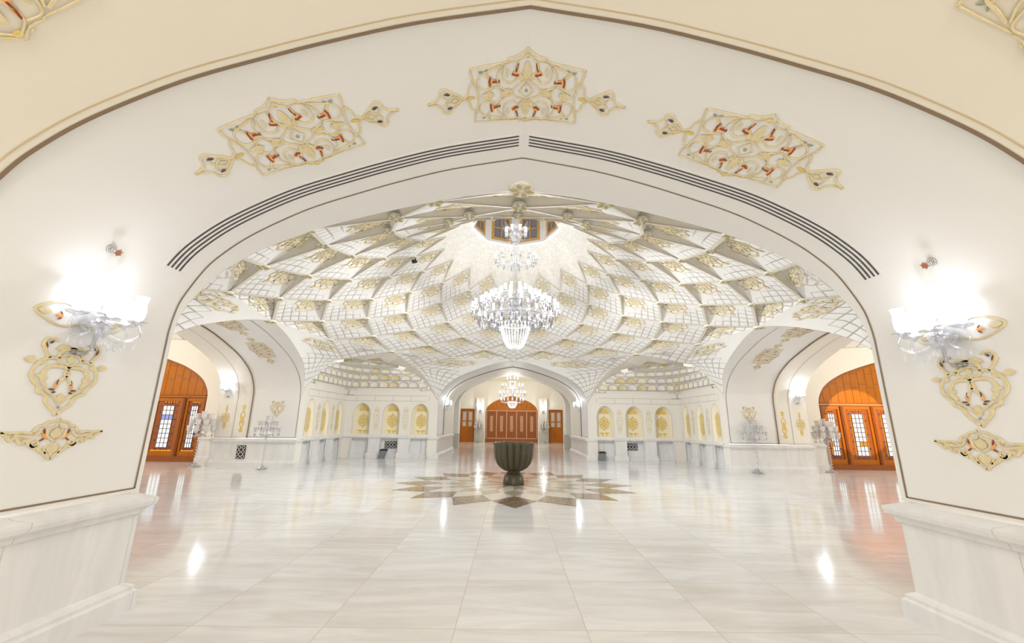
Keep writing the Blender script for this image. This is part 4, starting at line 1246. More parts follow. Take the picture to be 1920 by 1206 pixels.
air_grille(1, 'slotted air vent along the left half of the near arch')
air_grille(-1, 'slotted air vent along the right half of the near arch')

def sprinkler(s, y, label):
    P = soffit(180, s * 3.52, D - y, 0); Q = soffit(180, s * 3.52, D - y, 1.0)
    n = (Q - P).normalized()
    root = empty('sprinkler_head', P, label, 'sprinkler', 'sprinkler heads above the wall lamps')
    mb = MB(); mb.tube([n * 0, n * .012], [.034, .030], 14); mb.tube([n * .012, n * .03], [.015, .013], 10); mb.build('escutcheon', m_chrome, root)
    mb = MB()
    t = n.cross(Vector((0, 1, 0))).normalized(); b = Vector((0, 1, 0))
    for k in (-1, 1): mb.tube([n * .03 + b * .012 * k, n * .048 + b * .018 * k, n * .066 + b * .006 * k], .0035, 6)
    mb.build('yoke', m_chrome, root)
    mb = MB(); mb.tube([n * .064, n * .070], [.006, .024], 12); mb.tube([n * .070, n * .073], [.024, .024], 12)
    for k in range(6):
        a = 2 * pi * k / 6; d = t * cos(a) + b * sin(a)
        mb.tube([n * .071 + d * .018, n * .074 + d * .030], .004, 5)
    mb.build('deflector', m_copper, root)
sprinkler(1, 2.875, 'copper and chrome sprinkler head above the left wall lamp')
sprinkler(-1, 2.926, 'copper and chrome sprinkler head above the right wall lamp')

# ------------------------------------------------------------------ wooden doors of the side bays
def prism(mb, pts, y0, y1, M, o, m=0):
    """extrude a polygon (x, z) from depth y0 to y1 in the frame (o, M)"""
    A = [o + M @ Vector((x, y0, z)) for x, z in pts]; B = [o + M @ Vector((x, y1, z)) for x, z in pts]
    mb.face(A, m); mb.face(B[::-1], m)
    n = len(pts)
    for i in range(n): mb.face([A[i], A[(i + 1) % n], B[(i + 1) % n], B[i]], m)
def great_door(a, s, name, sunny):
    root = bpy.data.objects.new(name, None); C.objects.link(root); root['kind'] = 'structure'
    rc = 14.47
    o = Vector((0, 0, 0)); root.location = W(a, s * 4.56, rc, 0)
    tan_ = (W(a, s * 4.56, rc - 1, 0) - W(a, s * 4.56, rc, 0)); nrm = (W(a, s * 5.56, rc, 0) - W(a, s * 4.56, rc, 0))
    M = Matrix((tan_, nrm, Vector((0, 0, 1)))).transposed()      # local x towards the hall, y into the wall, z up
    DP = profile(z0=2.30, half=3.12, apex=4.02)
    def arch_at(x):
        for i in range(len(DP) - 1):
            if DP[i][0] <= x <= DP[i + 1][0] and DP[i + 1][0] > DP[i][0]:
                k = (x - DP[i][0]) / (DP[i + 1][0] - DP[i][0]); return DP[i][1] * (1 - k) + DP[i + 1][1] * k
        return 2.30
    # tympanum of upright boards
    mb = MB(); n = 22
    for i in range(n):
        x0, x1 = -3.12 + 6.24 * i / n, -3.12 + 6.24 * (i + 1) / n
        if abs(x0) < 1e-6 or abs(x1) < 1e-6: pass
        g = .012
        pts = [(x0 + g / 2, 2.33), (x1 - g / 2, 2.33)] + [(x1 - g / 2 - (x1 - x0 - g) * k / 4, arch_at(x1 - g / 2 - (x1 - x0 - g) * k / 4)) for k in range(5)]
        prism(mb, pts, .03, .09, M, o)
    b = [M @ Vector((p[0], .075, p[1])) for p in [(-3.12, 2.30)] + DP + [(3.12, 2.30)]]
    mb.face(b, 1)
    for z in (2.95, 3.45):
        for i in range(n):
            x = -3.12 + 6.24 * (i + .5) / n
            if arch_at(x) > z + .1: mb.box(M @ Vector((x, .028, z + .12 * (i % 2))), (6.24 / n - .02, .012, .010), 1, M=M)
    mb.build('tympanum', [m_wood, m_dark], root)
    mb = MB()
    for i in range(len(DP) - 1):
        (xa, za), (xb, zb) = DP[i], DP[i + 1]
        prism(mb, [(xa, za), (xb, zb), (xb * .975, zb - .07), (xa * .975, za - .07)], -.01, .06, M, o)
    mb.build('arch_moulding', m_wood2, root)
    mb = MB()
    mb.box(M @ Vector((0, .02, 2.30)), (6.24, .13, .05), 0, M=M); mb.box(M @ Vector((0, .04, 2.255)), (6.24, .08, .05), 1, M=M); mb.box(M @ Vector((0, .03, 2.35)), (6.24, .08, .04), 1, M=M)
    mb.build('transom', [m_woodl if sunny else m_wood, m_wood2], root)  # sunny door: light on the transom is put into a paler wood colour
    mb = MB()
    mb.box(M @ Vector((0, .02, .075)), (6.24, .16, .15), 0, M=M); mb.box(M @ Vector((0, -.02, .165)), (6.24, .10, .035), 0, M=M)
    mb.build('threshold', [m_wood2], root)
    xs = [-3.12, -2.27, -1.135, 0, 1.135, 2.27, 3.12]
    mb = MB()
    for x in xs:
        xx = max(-3.06, min(3.06, x)); mb.box(M @ Vector((xx, .01, 1.21)), (.12, .12, 2.06), 0, M=M)
        mb.box(M @ Vector((xx, -.055, 1.21)), (.05, .03, 2.04), 0, M=M)
    mb.build('post', [m_wood2], root)
    rnd = random.Random(3)
    for i in range(6):
        x0, x1 = xs[i] + .06, xs[i + 1] - .06
        if i == 0: x0 += .06
        if i == 5: x1 -= .06
        c, w = (x0 + x1) / 2, x1 - x0
        leaf = bpy.data.objects.new('door_leaf', None)
        mb = MB()
        fz0, fz1 = .18, 2.235
        fw = .085
        for x in (c - w / 2 + fw / 2, c + w / 2 - fw / 2): mb.box(M @ Vector((x, .04, (fz0 + fz1) / 2)), (fw, .07, fz1 - fz0), 0, M=M)
        mb.box(M @ Vector((c, .04, fz0 + .085)), (w - 2 * fw, .07, .17), 0, M=M); mb.box(M @ Vector((c, .04, fz1 - .05)), (w - 2 * fw, .07, .10), 0, M=M)
        lf = mb.build('door_leaf', [m_wood], root)
        # stained glass: clear grid in the middle, coloured border panes round it
        gz0, gz1 = fz0 + .17, fz1 - .10; gw = w - 2 * fw
        ix = gw * .48; iz0, iz1 = gz0 + .13, gz1 - .17
        mb = MB()
        mb.box(M @ Vector((c, .052, (gz0 + gz1) / 2)), (gw, .012, gz1 - gz0), 0, M=M)
        rows = 9; cols = 3 if w < 1 else 3
        for r in range(rows):
            for k in range(cols):
                px = c - ix / 2 + ix * (k + .5) / cols; pz = iz0 + (iz1 - iz0) * (r + .5) / rows
                m = 1
                if not sunny and r == 6 and i % 2 == 0: m = 2
                if sunny and r in (2, 6) and rnd.random() < .4: m = 3
                mb.box(M @ Vector((px, .043, pz)), (ix / cols - .026, .010, (iz1 - iz0) / rows - .026), m, M=M)
        # border dots
        def dot(px, pz, m, sz=.034):
            pts = [(px + sz * cos(2 * pi * q / 6), pz + sz * sin(2 * pi * q / 6)) for q in range(6)]
            prism(mb, pts, .036, .048, M, o, m)
        nb = 7
        for q in range(nb):
            z = iz0 + (iz1 - iz0) * q / (nb - 1)
            for sg in (-1, 1): dot(c + sg * (ix / 2 + gw * .105), z, (4, 5)[(q + (sg > 0)) % 2])
        for q in range(5):
            x = c - ix / 2 + ix * q / 4
            dot(x, gz0 + .065, (5, 4)[q % 2]); dot(x, gz1 - .085, (4, 5)[q % 2])
            dot(x + ix / 8, gz1 - .035, 3, .024)
        if not sunny:
            mb.box(M @ Vector((c, .044, gz0 + .03)), (gw * .9, .008, .045), 3, M=M)
        else:
            for sg in (-1, 1): mb.box(M @ Vector((c + sg * (ix / 2 + gw * .045), .044, (iz0 + iz1) / 2)), (.022, .008, iz1 - iz0), 3, M=M)
        mb.build('stained_glass', [m_wood2, m_pane, m_bluepane, m_amber, m_redpane, m_bluegl], lf)
        mb = MB()
        for k in range(cols + 1): mb.box(M @ Vector((c - ix / 2 + ix * k / cols, .036, (iz0 + iz1) / 2)), (.016, .02, iz1 - iz0 + .016), 0, M=M)
        for r in range(rows + 1): mb.box(M @ Vector((c, .036, iz0 + (iz1 - iz0) * r / rows)), (ix, .018, .016), 0, M=M)
        mb.build('lead_bars', [m_lead], lf)
    return root
great_door(-90, 1, 'door_1', False)
great_door(90, -1, 'door_2', True)

# panelled wooden screen and glazed doors at the end of the far room
root = bpy.data.objects.new('door_3', None); C.objects.link(root); root['kind'] = 'structure'; root.location = W(0, 0, FR1 + .06, 0)
I3 = Matrix.Identity(3)
mb = MB(); TP = profile(z0=2.42, half=2.08, apex=3.58, spring=2.42)
prism(mb, [(2.08, 2.42)] + [(-2.08, 2.42)] + TP, 0, .06, I3, Vector((0, 0, 0)))
mb.build('tympanum', [m_wood], root)
mb = MB()
for k in range(9):
    x = -1.6 + .4 * k; zt = 2.62 + .30 * (1 - (x / 2) ** 2)
    prism(mb, [(x - .07, zt), (x, zt - .12), (x + .07, zt), (x, zt + .12)], -.012, .0, I3, Vector((0, 0, 0)))
mb.build('carving', [m_wood2], root)
mb = MB()
mb.box((0, .0, .14), (4.16, .12, .28), 0)
mb.build('threshold', [m_wood2], root)
for k in range(5):
    c = -1.60 + .80 * k
    mb = MB()
    for (dx, dz, w, h) in ((-.33, 0, .14, 2.14), (.33, 0, .14, 2.14), (0, .98, .54, .18), (0, -.98, .54, .18)): mb.box((c + dx, .03, 1.35 + dz), (w, .07, h), 0)
    lf = mb.build('door_leaf', [m_wood2], root)
    mb = MB(); mb.box((c, .05, 1.35), (.54, .03, 1.80), 0); mb.build('panel', [m_wood2], lf)
    mb = MB(); mb.box((c, .03, 1.42), (.24, .02, 1.20), 0); mb.build('pale_inlay', [m_woodl], lf)
mb = MB()
for k in range(6): mb.box((-2.0 + .80 * k, -.02, 1.35), (.045, .05, 2.16), 0)
for z in (.30, 2.42): mb.box((0, -.02, z), (4.1, .05, .045), 0)
mb.build('pale_beading', [m_bead], root)
for s, nm in ((-1, 'door_4'), (1, 'door_5')):
    root = bpy.data.objects.new(nm, None); C.objects.link(root); root['kind'] = 'structure'; root.location = W(0, s * 3.515, FR1 + .05, 0)
    mb = MB()
    for x in (-.52, .52): mb.box((x, 0, 1.27), (.10, .09, 2.54), 0)
    mb.box((0, 0, 2.49), (.94, .09, .10), 0); mb.build('frame', [m_wood2], root)
    for k in (-1, 1):
        mb = MB(); c = k * .235
        for x in (c - .19, c + .19): mb.box((x, 0, 1.22), (.09, .06, 2.4), 0)
        for z, h in ((.06, .12), (1.12, .14), (1.60, .08), (2.38, .10)): mb.box((c, 0, z), (.29, .06, h), 0)
        mb.box((c, .01, .58), (.30, .03, .95), 0)
        lf = mb.build('door_leaf', [m_wood], root)
        mb = MB(); mb.box((c, .01, 1.75), (.29, .012, 1.25), 0); mb.build('glass', [m_skypane2], lf)

# ------------------------------------------------------------------ fountain
root = empty('fountain_bowl', (0, D, 0), 'dark green fluted stone fountain bowl in the middle of the star inlay', 'fountain')
def fluted(mb, prof, n, lobes, amp, m=0):
    nu = len(prof) - 1
    def fn(i, j):
        r, z, k = prof[int(round(i * nu))]
        a = 2 * pi * j
        f = 1 + amp * k * (abs(cos(a * lobes / 2)) ** .7 - .75)
        return (r * f * cos(a), r * f * sin(a), z + .012 * k * (abs(cos(a * lobes / 2)) if z > .9 else 0))
    mb.grid(fn, nu, n, m, True)
mb = MB()
fluted(mb, [(.17, .315, 0), (.24, .335, .5), (.34, .40, 1), (.42, .50, 1), (.465, .62, 1), (.485, .75, 1), (.492, .88, 1), (.505, .955, 1), (.512, .985, 1), (.50, .998, 1), (.47, .99, .9), (.455, .96, .8), (.43, .80, .6), (.30, .62, .2), (.001, .58, 0)], 216, 18, .15)
mb.build('bowl', m_stone, root)
mb = MB(); mb.lathe([(.17, .318), (.155, .305), (.165, .292), (.18, .285), (.165, .275)], 32); mb.build('collar', m_stone, root)
mb = MB()
fluted(mb, [(.001, 0, 0), (.262, 0, .2), (.268, .02, .3), (.262, .10, .4), (.245, .18, .4), (.215, .24, .3), (.17, .28, 0), (.10, .29, 0)], 96, 12, .035)
mb.build('foot', m_stone, root)

# ------------------------------------------------------------------ crystal lamps
def drop_mesh(l=.10, w=.018, name='crystal_drop', mat=None):
    mb = MB()
    mb.lathe([(.0015, 0), (.006, -.012), (.002, -.02), (w * .6, -.02 - l * .25), (w, -.02 - l * .62), (w * .35, -.02 - l * .92), (.0005, -.02 - l)], 6, smooth=False)
    mb.tube([(0, 0, .02), (0, 0, -.02)], .0015, 4)
    return mb.data(name, [mat or m_crystal3])
def lamp_mesh(shade=True, sh=.17, sr=.042):
    """bobeche dish, candle sleeve, flame and (optionally) an open glass shade, built round its foot"""
    mb = MB()
    mb.lathe([(.004, -.03), (.012, -.02), (.02, -.005), (.055, .008), (.062, .018), (.05, .014), (.015, .008), (.012, .03), (.004, .03)], 12, m=0)
    mb.lathe([(.010, .02), (.010, .10), (.001, .10)], 8, m=2)
    mb.lathe([(.001, .10), (.013, .12), (.011, .14), (.001, .165)], 8, m=3)
    if shade:
        mb.lathe([(.012, .025), (.03, .035), (sr * .95, .06), (sr, .10), (sr * .9, .15), (sr * 1.1, .025 + sh), (sr * 1.12, .027 + sh), (sr * .88, .15)], 14, m=1)
    return mb.data('lamp', [m_crystal2, m_lamp, m_lamp, m_bulb])
def arm_mesh(R, rise, r0=.06, dip=.07):
    """S-shaped glass arm from the stem out along +x; its tip is at (R, 0, rise)"""
    mb = MB()
    P = cat([(r0, 0, 0), (r0 + (R - r0) * .25, 0, rise * .35 + dip * .2), (r0 + (R - r0) * .55, 0, rise * .35 - dip), (R * .9, 0, rise * .45 - dip * .8), (R, 0, rise * .75), (R, 0, rise)], 4)
    mb.tube(P, [.011 + .003 * sin(i) for i in range(len(P))], 6)
    return mb.data('arm', [m_crystal])
LAMP = lamp_mesh(); LAMP_S = lamp_mesh(True, .12, .030); DROP = drop_mesh(); DROP_L = drop_mesh(.16, .022)
CUP = None
def mobj(name, me, parent, loc=(0, 0, 0), rz=0.0, sc=None):
    o = bpy.data.objects.new(name, me); C.objects.link(o); o.parent = parent; o.location = loc; o.rotation_euler = (0, 0, rz)
    if sc: o.scale = (sc, sc, sc)
    return o
def chandelier(loc, label, top, tiers, bowl, stem, group=None):
    """tiers: (z of the hub, arm radius, rise, count, lamp mesh, drops); heights relative to loc"""
    root = empty('chandelier', loc, label, 'chandelier', group)
    mb = MB(); mb.lathe(stem, 20); mb.build('stem', m_crystal, root)
    mb = MB(); mb.tube([(0, 0, stem[-1][1]), (0, 0, top)], .012, 8); mb.build('rod', m_chrome, root)
    for ti, (z, R, rise, n, lm, dr) in enumerate(tiers):
        am = arm_mesh(R, rise)
        mb = MB(); mb.lathe([(.05, z - .03), (.11, z - .02), (.13, z), (.11, z + .02), (.05, z + .03)], 20); mb.build('hub', m_crystal2, root)
        for k in range(n):
            a = 2 * pi * (k + .5 * (ti % 2)) / n
            arm = mobj('arm', am, root, (0, 0, z), a)
            mobj('lamp', lm, arm, (R, 0, rise))
            for (dx, dz, me) in dr: mobj('crystal_drop', me, arm, (R + dx, 0, rise + dz))
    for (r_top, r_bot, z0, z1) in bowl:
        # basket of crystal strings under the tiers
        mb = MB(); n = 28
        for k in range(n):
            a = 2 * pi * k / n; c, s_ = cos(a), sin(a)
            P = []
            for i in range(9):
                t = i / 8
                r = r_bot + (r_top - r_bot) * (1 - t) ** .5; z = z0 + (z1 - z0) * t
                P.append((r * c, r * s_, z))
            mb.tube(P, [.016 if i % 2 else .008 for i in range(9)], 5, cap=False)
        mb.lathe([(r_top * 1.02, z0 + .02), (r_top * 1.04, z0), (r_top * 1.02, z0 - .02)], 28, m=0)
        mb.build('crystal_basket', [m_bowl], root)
    return root
Z = lambda z: z - 4.0
DD = [(0, -.03, DROP_L), (.05, 0, DROP), (-.07, -.02, DROP_L)]
DD2 = [(0, -.03, DROP), (-.06, -.01, DROP)]
big = chandelier((0, D, 4.0), 'great crystal chandelier hanging under the dome oculus', 8.20 - 4.0, [
    (Z(4.40), 1.18, .10, 26, LAMP, DD),
    (Z(4.52), .90, .20, 20, LAMP, DD2),
    (Z(4.66), .60, .22, 14, LAMP, DD2),
    (Z(4.86), .30, .22, 8, LAMP, []),
    (Z(5.88), .58, .16, 14, LAMP_S, DD2),
    (Z(6.62), .30, .18, 8, LAMP, [(0, -.03, DROP)])],
    [(.42, .14, Z(4.12), Z(3.45))],
    [(.001, Z(3.18)), (.03, Z(3.22)), (.05, Z(3.27)), (.02, Z(3.33)), (.09, Z(3.38)), (.14, Z(3.45)), (.04, Z(3.52)), (.05, Z(4.2)), (.10, Z(4.4)), (.05, Z(4.65)), (.12, Z(4.85)), (.05, Z(5.05)), (.13, Z(5.25)), (.07, Z(5.4)), (.05, Z(5.55)), (.09, Z(5.7)), (.06, Z(5.9)), (.10, Z(6.05)), (.05, Z(6.25)), (.12, Z(6.45)), (.05, Z(6.65)), (.10, Z(6.9)), (.02, Z(7.05))])
mb = MB(); n = 30     # dish of hanging prisms below the widest ring
for k in range(n):
    a = 2 * pi * k / n
    for (r, z, l) in ((1.02, .24, .16), (.74, .20, .17), (.52, .14, .16)):
        aa = a + r; mb.lathe([(.004, z), (.024, z - .03), (.030, z - l * .7), (.001, z - l * 1.1)], 6, (r * cos(aa), r * sin(aa), 0), smooth=False)
for r, z in ((1.02, .26), (.74, .22), (.52, .16)): mb.lathe([(r - .008, z), (r, z + .01), (r + .008, z), (r, z - .01), (r - .008, z)], 48)
mb.build('prism_rings', [m_crystal3], big)
mb = MB()              # petal crown in front of the windows
for k in range(10):
    a = 2 * pi * k / 10; c, s_ = cos(a), sin(a)
    def petal(u, v, c=c, s_=s_):
        w = (v - .5) * .20 * sin(pi * min(1, .15 + u * .85)) ; r = .08 + .32 * sin(u * pi * .55); z = Z(6.78) + .42 * u
        return (r * c - w * s_, r * s_ + w * c, z - .06 * (2 * v - 1) ** 2)
    mb.grid(petal, 6, 4, 0)
mb.build('petal_crown', [m_crystal], big)

F0 = 2.206
fch = chandelier((0, 23.9, F0), 'smaller crystal chandelier hanging in front of the far wooden screen', (4.95 - F0) / .882, [
    (.50, .74, .10, 16, LAMP_S, DD2), (.92, .86, .12, 18, LAMP_S, DD2), (1.38, .70, .14, 14, LAMP_S, DD2), (1.82, .38, .16, 8, LAMP, [])],
    [(.34, .10, .50, .12)],
    [(.001, .02), (.04, .06), (.02, .10), (.10, .16), (.04, .24), (.05, .5), (.10, .56), (.05, .75), (.09, .98), (.05, 1.2), (.09, 1.42), (.05, 1.65), (.09, 1.9), (.05, 2.1), (.07, 2.25), (.02, 2.4)])

fch.scale = (.882, .882, .882)
# ------------------------------------------------------------------ wall lamps
def sconce(P, n, t, label, group, big_=True):
    """P on the wall, n into the room, t along the wall"""
    root = empty('wall_lamp', P, label, 'wall lamp', group)
    up = Vector((0, 0, 1))
    M = Matrix((t, n, up)).transposed()
    def tr(mb): mb.v = [tuple(M @ Vector(v)) for v in mb.v]; return mb
    mb = MB(); mb.box((0, .010, .0), (.10, .02, .03)); mb.sphere((0, .02, -.01), .03, 10, sz=.5); tr(mb).build('wall_plate', m_crystal2, root)
    mb = MB(); mb.tube([(0, .02, 0), (0, .07, .0), (0, .10, .02), (0, .105, .14)], .010, 8); mb.lathe([(.010, .02), (.014, .10), (.03, .135), (.075, .155), (.095, .18), (.10, .21), (.07, .20), (.03, .175)], 16, (0, .105, 0))
    tr(mb).build('bowl', m_crystal2, root)
    mb = MB(); mb.lathe([(.015, .15), (.04, .18), (.02, .22), (.055, .25), (.06, .29), (.02, .30), (.03, .34), (.01, .36)], 14, (0, .105, 0)); tr(mb).build('baluster', m_crystal2, root)
    L = [(180, .17, .25), (118, .19, .22), (58, .21, .24), (4, .19, .23), (90, .02, .40)]
    for i, (an, R, hz) in enumerate(L):
        d = Vector((cos(rad(an)), sin(rad(an)), 0)); c = Vector((0, .105, 0))
        tip = c + d * R + Vector((0, 0, hz))
        mb = MB()
        if R > .1:
            Pp = cat([c + Vector((0, 0, .19)), c + d * R * .4 + Vector((0, 0, .13)), c + d * R * .8 + Vector((0, 0, .10)), c + d * R * 1.15 + Vector((0, 0, .15)), c + d * R * 1.08 + Vector((0, 0, hz - .02)), tip], 4)
            mb.tube(Pp, .009, 6)
            for q in range(3):
                dd = c + d * (R * (.55 + .25 * q)) ; mb.lathe([(.002, -.0), (.010, -.03), (.013, -.055), (.001, -.075)], 6, (dd.x, dd.y, .10), smooth=False)
        else:
            mb.tube([c + Vector((0, 0, .34)), tip], .008, 6)
        arm = tr(mb).build('arm', m_crystal, root)
        mb = MB(); sh = .23
        mb.lathe([(.004, -.03), (.014, -.015), (.055, .004), (.064, .016), (.02, .012), (.004, .02)], 14, tuple(tip), m=0)
        tr(mb).build('dish', m_crystal2, arm)
        mb = MB()
        mb.lathe([(.014, .015), (.026, .03), (.038, .06), (.040, .11), (.034, .16), (.043, sh - .02), (.045, sh - .016), (.032, .16)], 16, tuple(tip), m=0)
        mb.lathe([(.012, .02), (.012, .10), (.016, .12), (.012, .15), (.001, .18)], 8, tuple(tip), m=1)
        tr(mb).build('glass_shade', [m_lamp, m_bulb], arm)
    return root
SC = []
def add_sconce(a, s, r, z, label, group, off=0.0):
    P = W(a, s * (3.25 - off), r, z); n = (W(a, 0, r, z) - P).normalized(); t = (W(a, 0, r - 1, 0) - W(a, 0, r, 0))
    if s > 0 and a == 180: t = t
    sconce(P, n, t, label, group); SC.append(P + n * .16 + Vector((0, 0, .42)))
add_sconce(180, 1, D - 2.95, 1.96, 'crystal wall lamp with lit shades on the left near pier', 'wall lamps of the near arch')
add_sconce(180, -1, D - 3.02, 1.96, 'crystal wall lamp with lit shades on the right near pier', 'wall lamps of the near arch')
add_sconce(-90, 1, 9.72, 2.25, 'lit wall lamp deep inside the left side arch', 'wall lamps of the side arches', .03)
add_sconce(90, -1, 9.68, 2.25, 'lit wall lamp deep inside the right side arch', 'wall lamps of the side arches', .03)
add_sconce(0, -1, 9.0, 2.05, 'lit wall lamp on the left jamb of the far arch', 'wall lamps of the far arch', .03)
add_sconce(0, 1, 9.0, 2.05, 'lit wall lamp on the right jamb of the far arch', 'wall lamps of the far arch', .03)
for s, nm in ((-1, 'left'), (1, 'right')):
    P = W(0, s * 2.50, FR1 - .20, 2.25)
    sconce(P, Vector((0, -1, 0)), Vector((1, 0, 0)), 'lit wall lamp on the pilaster %s of the far wooden screen' % nm, 'wall lamps beside the far screen'); SC.append(P + Vector((0, -.2, .45)))

# ------------------------------------------------------------------ floor candelabra
def torchere(loc, label, H, tall, group, rz=0.0):
    root = empty('floor_candelabra', loc, label, 'candelabra', group, rz)
    mb = MB()
    mb.lathe([(.001, 0), (.17, 0), (.175, .02), (.15, .035), (.12, .05), (.10, .075), (.06, .09), (.045, .12), (.02, .13)], 20, m=0)
    for k in range(8):
        a = 2 * pi * k / 8; mb.sphere((.15 * cos(a), .15 * sin(a), .022), .022, 8, 0)
    mb.build('base', [m_crystal2], root)
    mb = MB(); hs = H * (.58 if not tall else .55)
    if tall:      # thick stem of cut glass balls
        p = []; nb = 9
        for k in range(nb):
            z = .12 + (hs - .12) * k / nb; dz = (hs - .12) / nb
            p += [(.022, z), (.062, z + dz * .35), (.066, z + dz * .5), (.055, z + dz * .7), (.022, z + dz * .98)]
        mb.lathe(p, 14)
    else:
        mb.lathe([(.014, .12), (.014, hs * .3), (.026, hs * .33), (.014, hs * .36), (.014, hs * .62), (.030, hs * .65), (.014, hs * .69), (.014, hs * .96), (.02, hs)], 10)
    mb.build('stem', [m_crystal if tall else m_crystal2], root)
    mb = MB(); mb.lathe([(.02, hs - .02), (.05, hs), (.095, hs + .04), (.12, hs + .09), (.10, hs + .085), (.03, hs + .03)], 16); mb.lathe([(.03, hs + .03), (.02, hs + .2), (.04, hs + .26), (.015, H - .2)], 10); mb.build('cup', [m_crystal2], root)
    tiers = [(hs + .05, .36, .16, 8), (hs + .22, .25, .18, 6), (hs + .42, .10, .16, 3)] if not tall else [(hs + .02, .34, .10, 8), (hs + .17, .30, .16, 8), (hs + .33, .20, .18, 5), (hs + .46, .02, .12, 1)]
    shade = SHADE_T if tall else CUP_S
    for (z, R, rise, n) in tiers:
        am = arm_mesh(max(R, .03), rise, .02, .05)
        for k in range(n):
            a = 2 * pi * (k + .3) / n
            arm = mobj('arm', am, root, (0, 0, z), a)
            mobj('glass_cup', shade, arm, (R, 0, rise))
            if R > .05: mobj('crystal_drop', DROP, arm, (R, 0, rise - .03))
    return root
mb = MB(); mb.lathe([(.003, -.02), (.02, 0), (.05, .012), (.055, .02), (.018, .02), (.03, .04), (.045, .08), (.042, .11), (.050, .135)], 12); CUP_S = mb.data('glass_cup', [m_crystal2])
mb = MB(); mb.lathe([(.003, -.02), (.02, 0), (.055, .012), (.055, .02), (.02, .02), (.05, .05), (.075, .11), (.07, .17), (.085, .22), (.09, .225), (.068, .17)], 12); SHADE_T = mb.data('glass_cup', [m_frost])
torchere((-7.85, 13.54, 0), 'slim crystal floor candelabra in front of the left arch jamb', 1.60, False, 'slim floor candelabra')
torchere((7.98, 14.02, 0), 'slim crystal floor candelabra in front of the right arch jamb', 1.68, False, 'slim floor candelabra', .4)
torchere((-10.25, 13.95, 0), 'tall frosted glass floor candelabra beside the left wooden door', 1.72, True, 'thick stemmed floor candelabra')
torchere((10.78, 14.60, 0), 'tall frosted glass floor candelabra beside the right wooden door', 1.74, True, 'thick stemmed floor candelabra', .5)
torchere((-2.55, 32.9, 0), 'distant crystal candelabra left of the far wooden screen', 1.75, True, 'floor candelabra of the far room')
torchere((2.55, 32.9, 0), 'distant crystal candelabra right of the far wooden screen', 1.75, True, 'floor candelabra of the far room')

# ------------------------------------------------------------------ heating grilles, bins, spotlights
def vent(P, n, t, w, h, nx, nz, label):
    root = empty('heating_grille', P, label, 'vent', 'black and white heating grilles')
    M = Matrix((t, n, Vector((0, 0, 1)))).transposed()
    mb = MB(); mb.box((0, .006, 0), (w, .012, h), 0); mb.v = [tuple(M @ Vector(v)) for v in mb.v]; mb.build('back', m_black, root)
    mb = MB(); b = .014
    for x in (-w / 2 + b / 2, w / 2 - b / 2): mb.box((x, .014, 0), (b, .014, h), 0)
    for z in (-h / 2 + b / 2, h / 2 - b / 2): mb.box((0, .014, z), (w, .014, b), 0)
    mb.v = [tuple(M @ Vector(v)) for v in mb.v]; mb.build('frame', m_black, root)
    mb = MB()
    for i in range(nx):
        for j in range(nz):
            x = -w / 2 + w * (i + .5) / nx; z = -h / 2 + h * (j + .5) / nz; r = min(w / nx, h / nz) * .40
            P8 = [(r * cos(2 * pi * k / 8 + pi / 8), r * sin(2 * pi * k / 8 + pi / 8)) for k in range(8)]
            for k in range(8):
                (x0, z0), (x1, z1) = P8[k], P8[(k + 1) % 8]
                mb.face([(x + x0, .016, z + z0), (x + x1, .016, z + z1), (x + x1 * .72, .016, z + z1 * .72), (x + x0 * .72, .016, z + z0 * .72)], 0)
            for k in range(4):
                a = pi / 2 * k; c_, s_ = cos(a), sin(a)
                mb.face([(x + .95 * r * c_ - .13 * r * s_, .017, z + .95 * r * s_ + .13 * r * c_), (x + 1.3 * r * c_ - .13 * r * s_, .017, z + 1.3 * r * s_ + .13 * r * c_), (x + 1.3 * r * c_ + .13 * r * s_, .017, z + 1.3 * r * s_ - .13 * r * c_), (x + .95 * r * c_ + .13 * r * s_, .017, z + .95 * r * s_ - .13 * r * c_)], 0)
    mb.v = [tuple(M @ Vector(v)) for v in mb.v]; mb.build('fretwork', m_wall, root)
vent(W(0, -5.20, HR + .20, .52), Vector((0, -1, 0)), Vector((1, 0, 0)), .56, .29, 4, 2, 'black fretted heating grille under a niche left of the far arch')
vent(W(0, 5.12, HR + .20, .55), Vector((0, -1, 0)), Vector((1, 0, 0)), .54, .29, 4, 2, 'black fretted heating grille under a niche right of the far arch')
vent(W(-90, 3.25 - .045, 8.96, .46), Vector((0, -1, 0)), Vector((1, 0, 0)), .28, .42, 2, 3, 'black fretted heating grille low on the left arch jamb')
def bin_(loc, lean, label):
    root = empty('waste_bin', loc, label, 'bin', 'dark waste bins')
    sh = lean
    def B(w0, w1, z0, z1): 
        return [[(sx * w0 + sh * z0, sy * w0 * .8, z0) for sx, sy in ((-1, -1), (1, -1), (1, 1), (-1, 1))], [(sx * w1 + sh * z1, sy * w1 * .8, z1) for sx, sy in ((-1, -1), (1, -1), (1, 1), (-1, 1))]]
    mb = MB(); A, T = B(.115, .14, 0, .30)
    for i in range(4): mb.face([A[i], A[(i + 1) % 4], T[(i + 1) % 4], T[i]], 0)
    mb.face(A[::-1], 0); mb.face(T, 0); mb.build('body', m_bin, root)
    mb = MB(); A, T = B(.148, .148, .30, .335); A2, T2 = B(.148, .10, .335, .37)
    for X, Y in ((A, T), (A2, T2)):
        for i in range(4): mb.face([X[i], X[(i + 1) % 4], Y[(i + 1) % 4], Y[i]], 0)
    mb.face(T2, 0); mb.build('lid', m_black, root)
bin_((-5.48, 17.98, 0), .28, 'dark waste bin standing askew left of the far arch, before the grille')
bin_((3.78, 18.02, 0), 0.0, 'dark waste bin standing by the niche just right of the far arch')
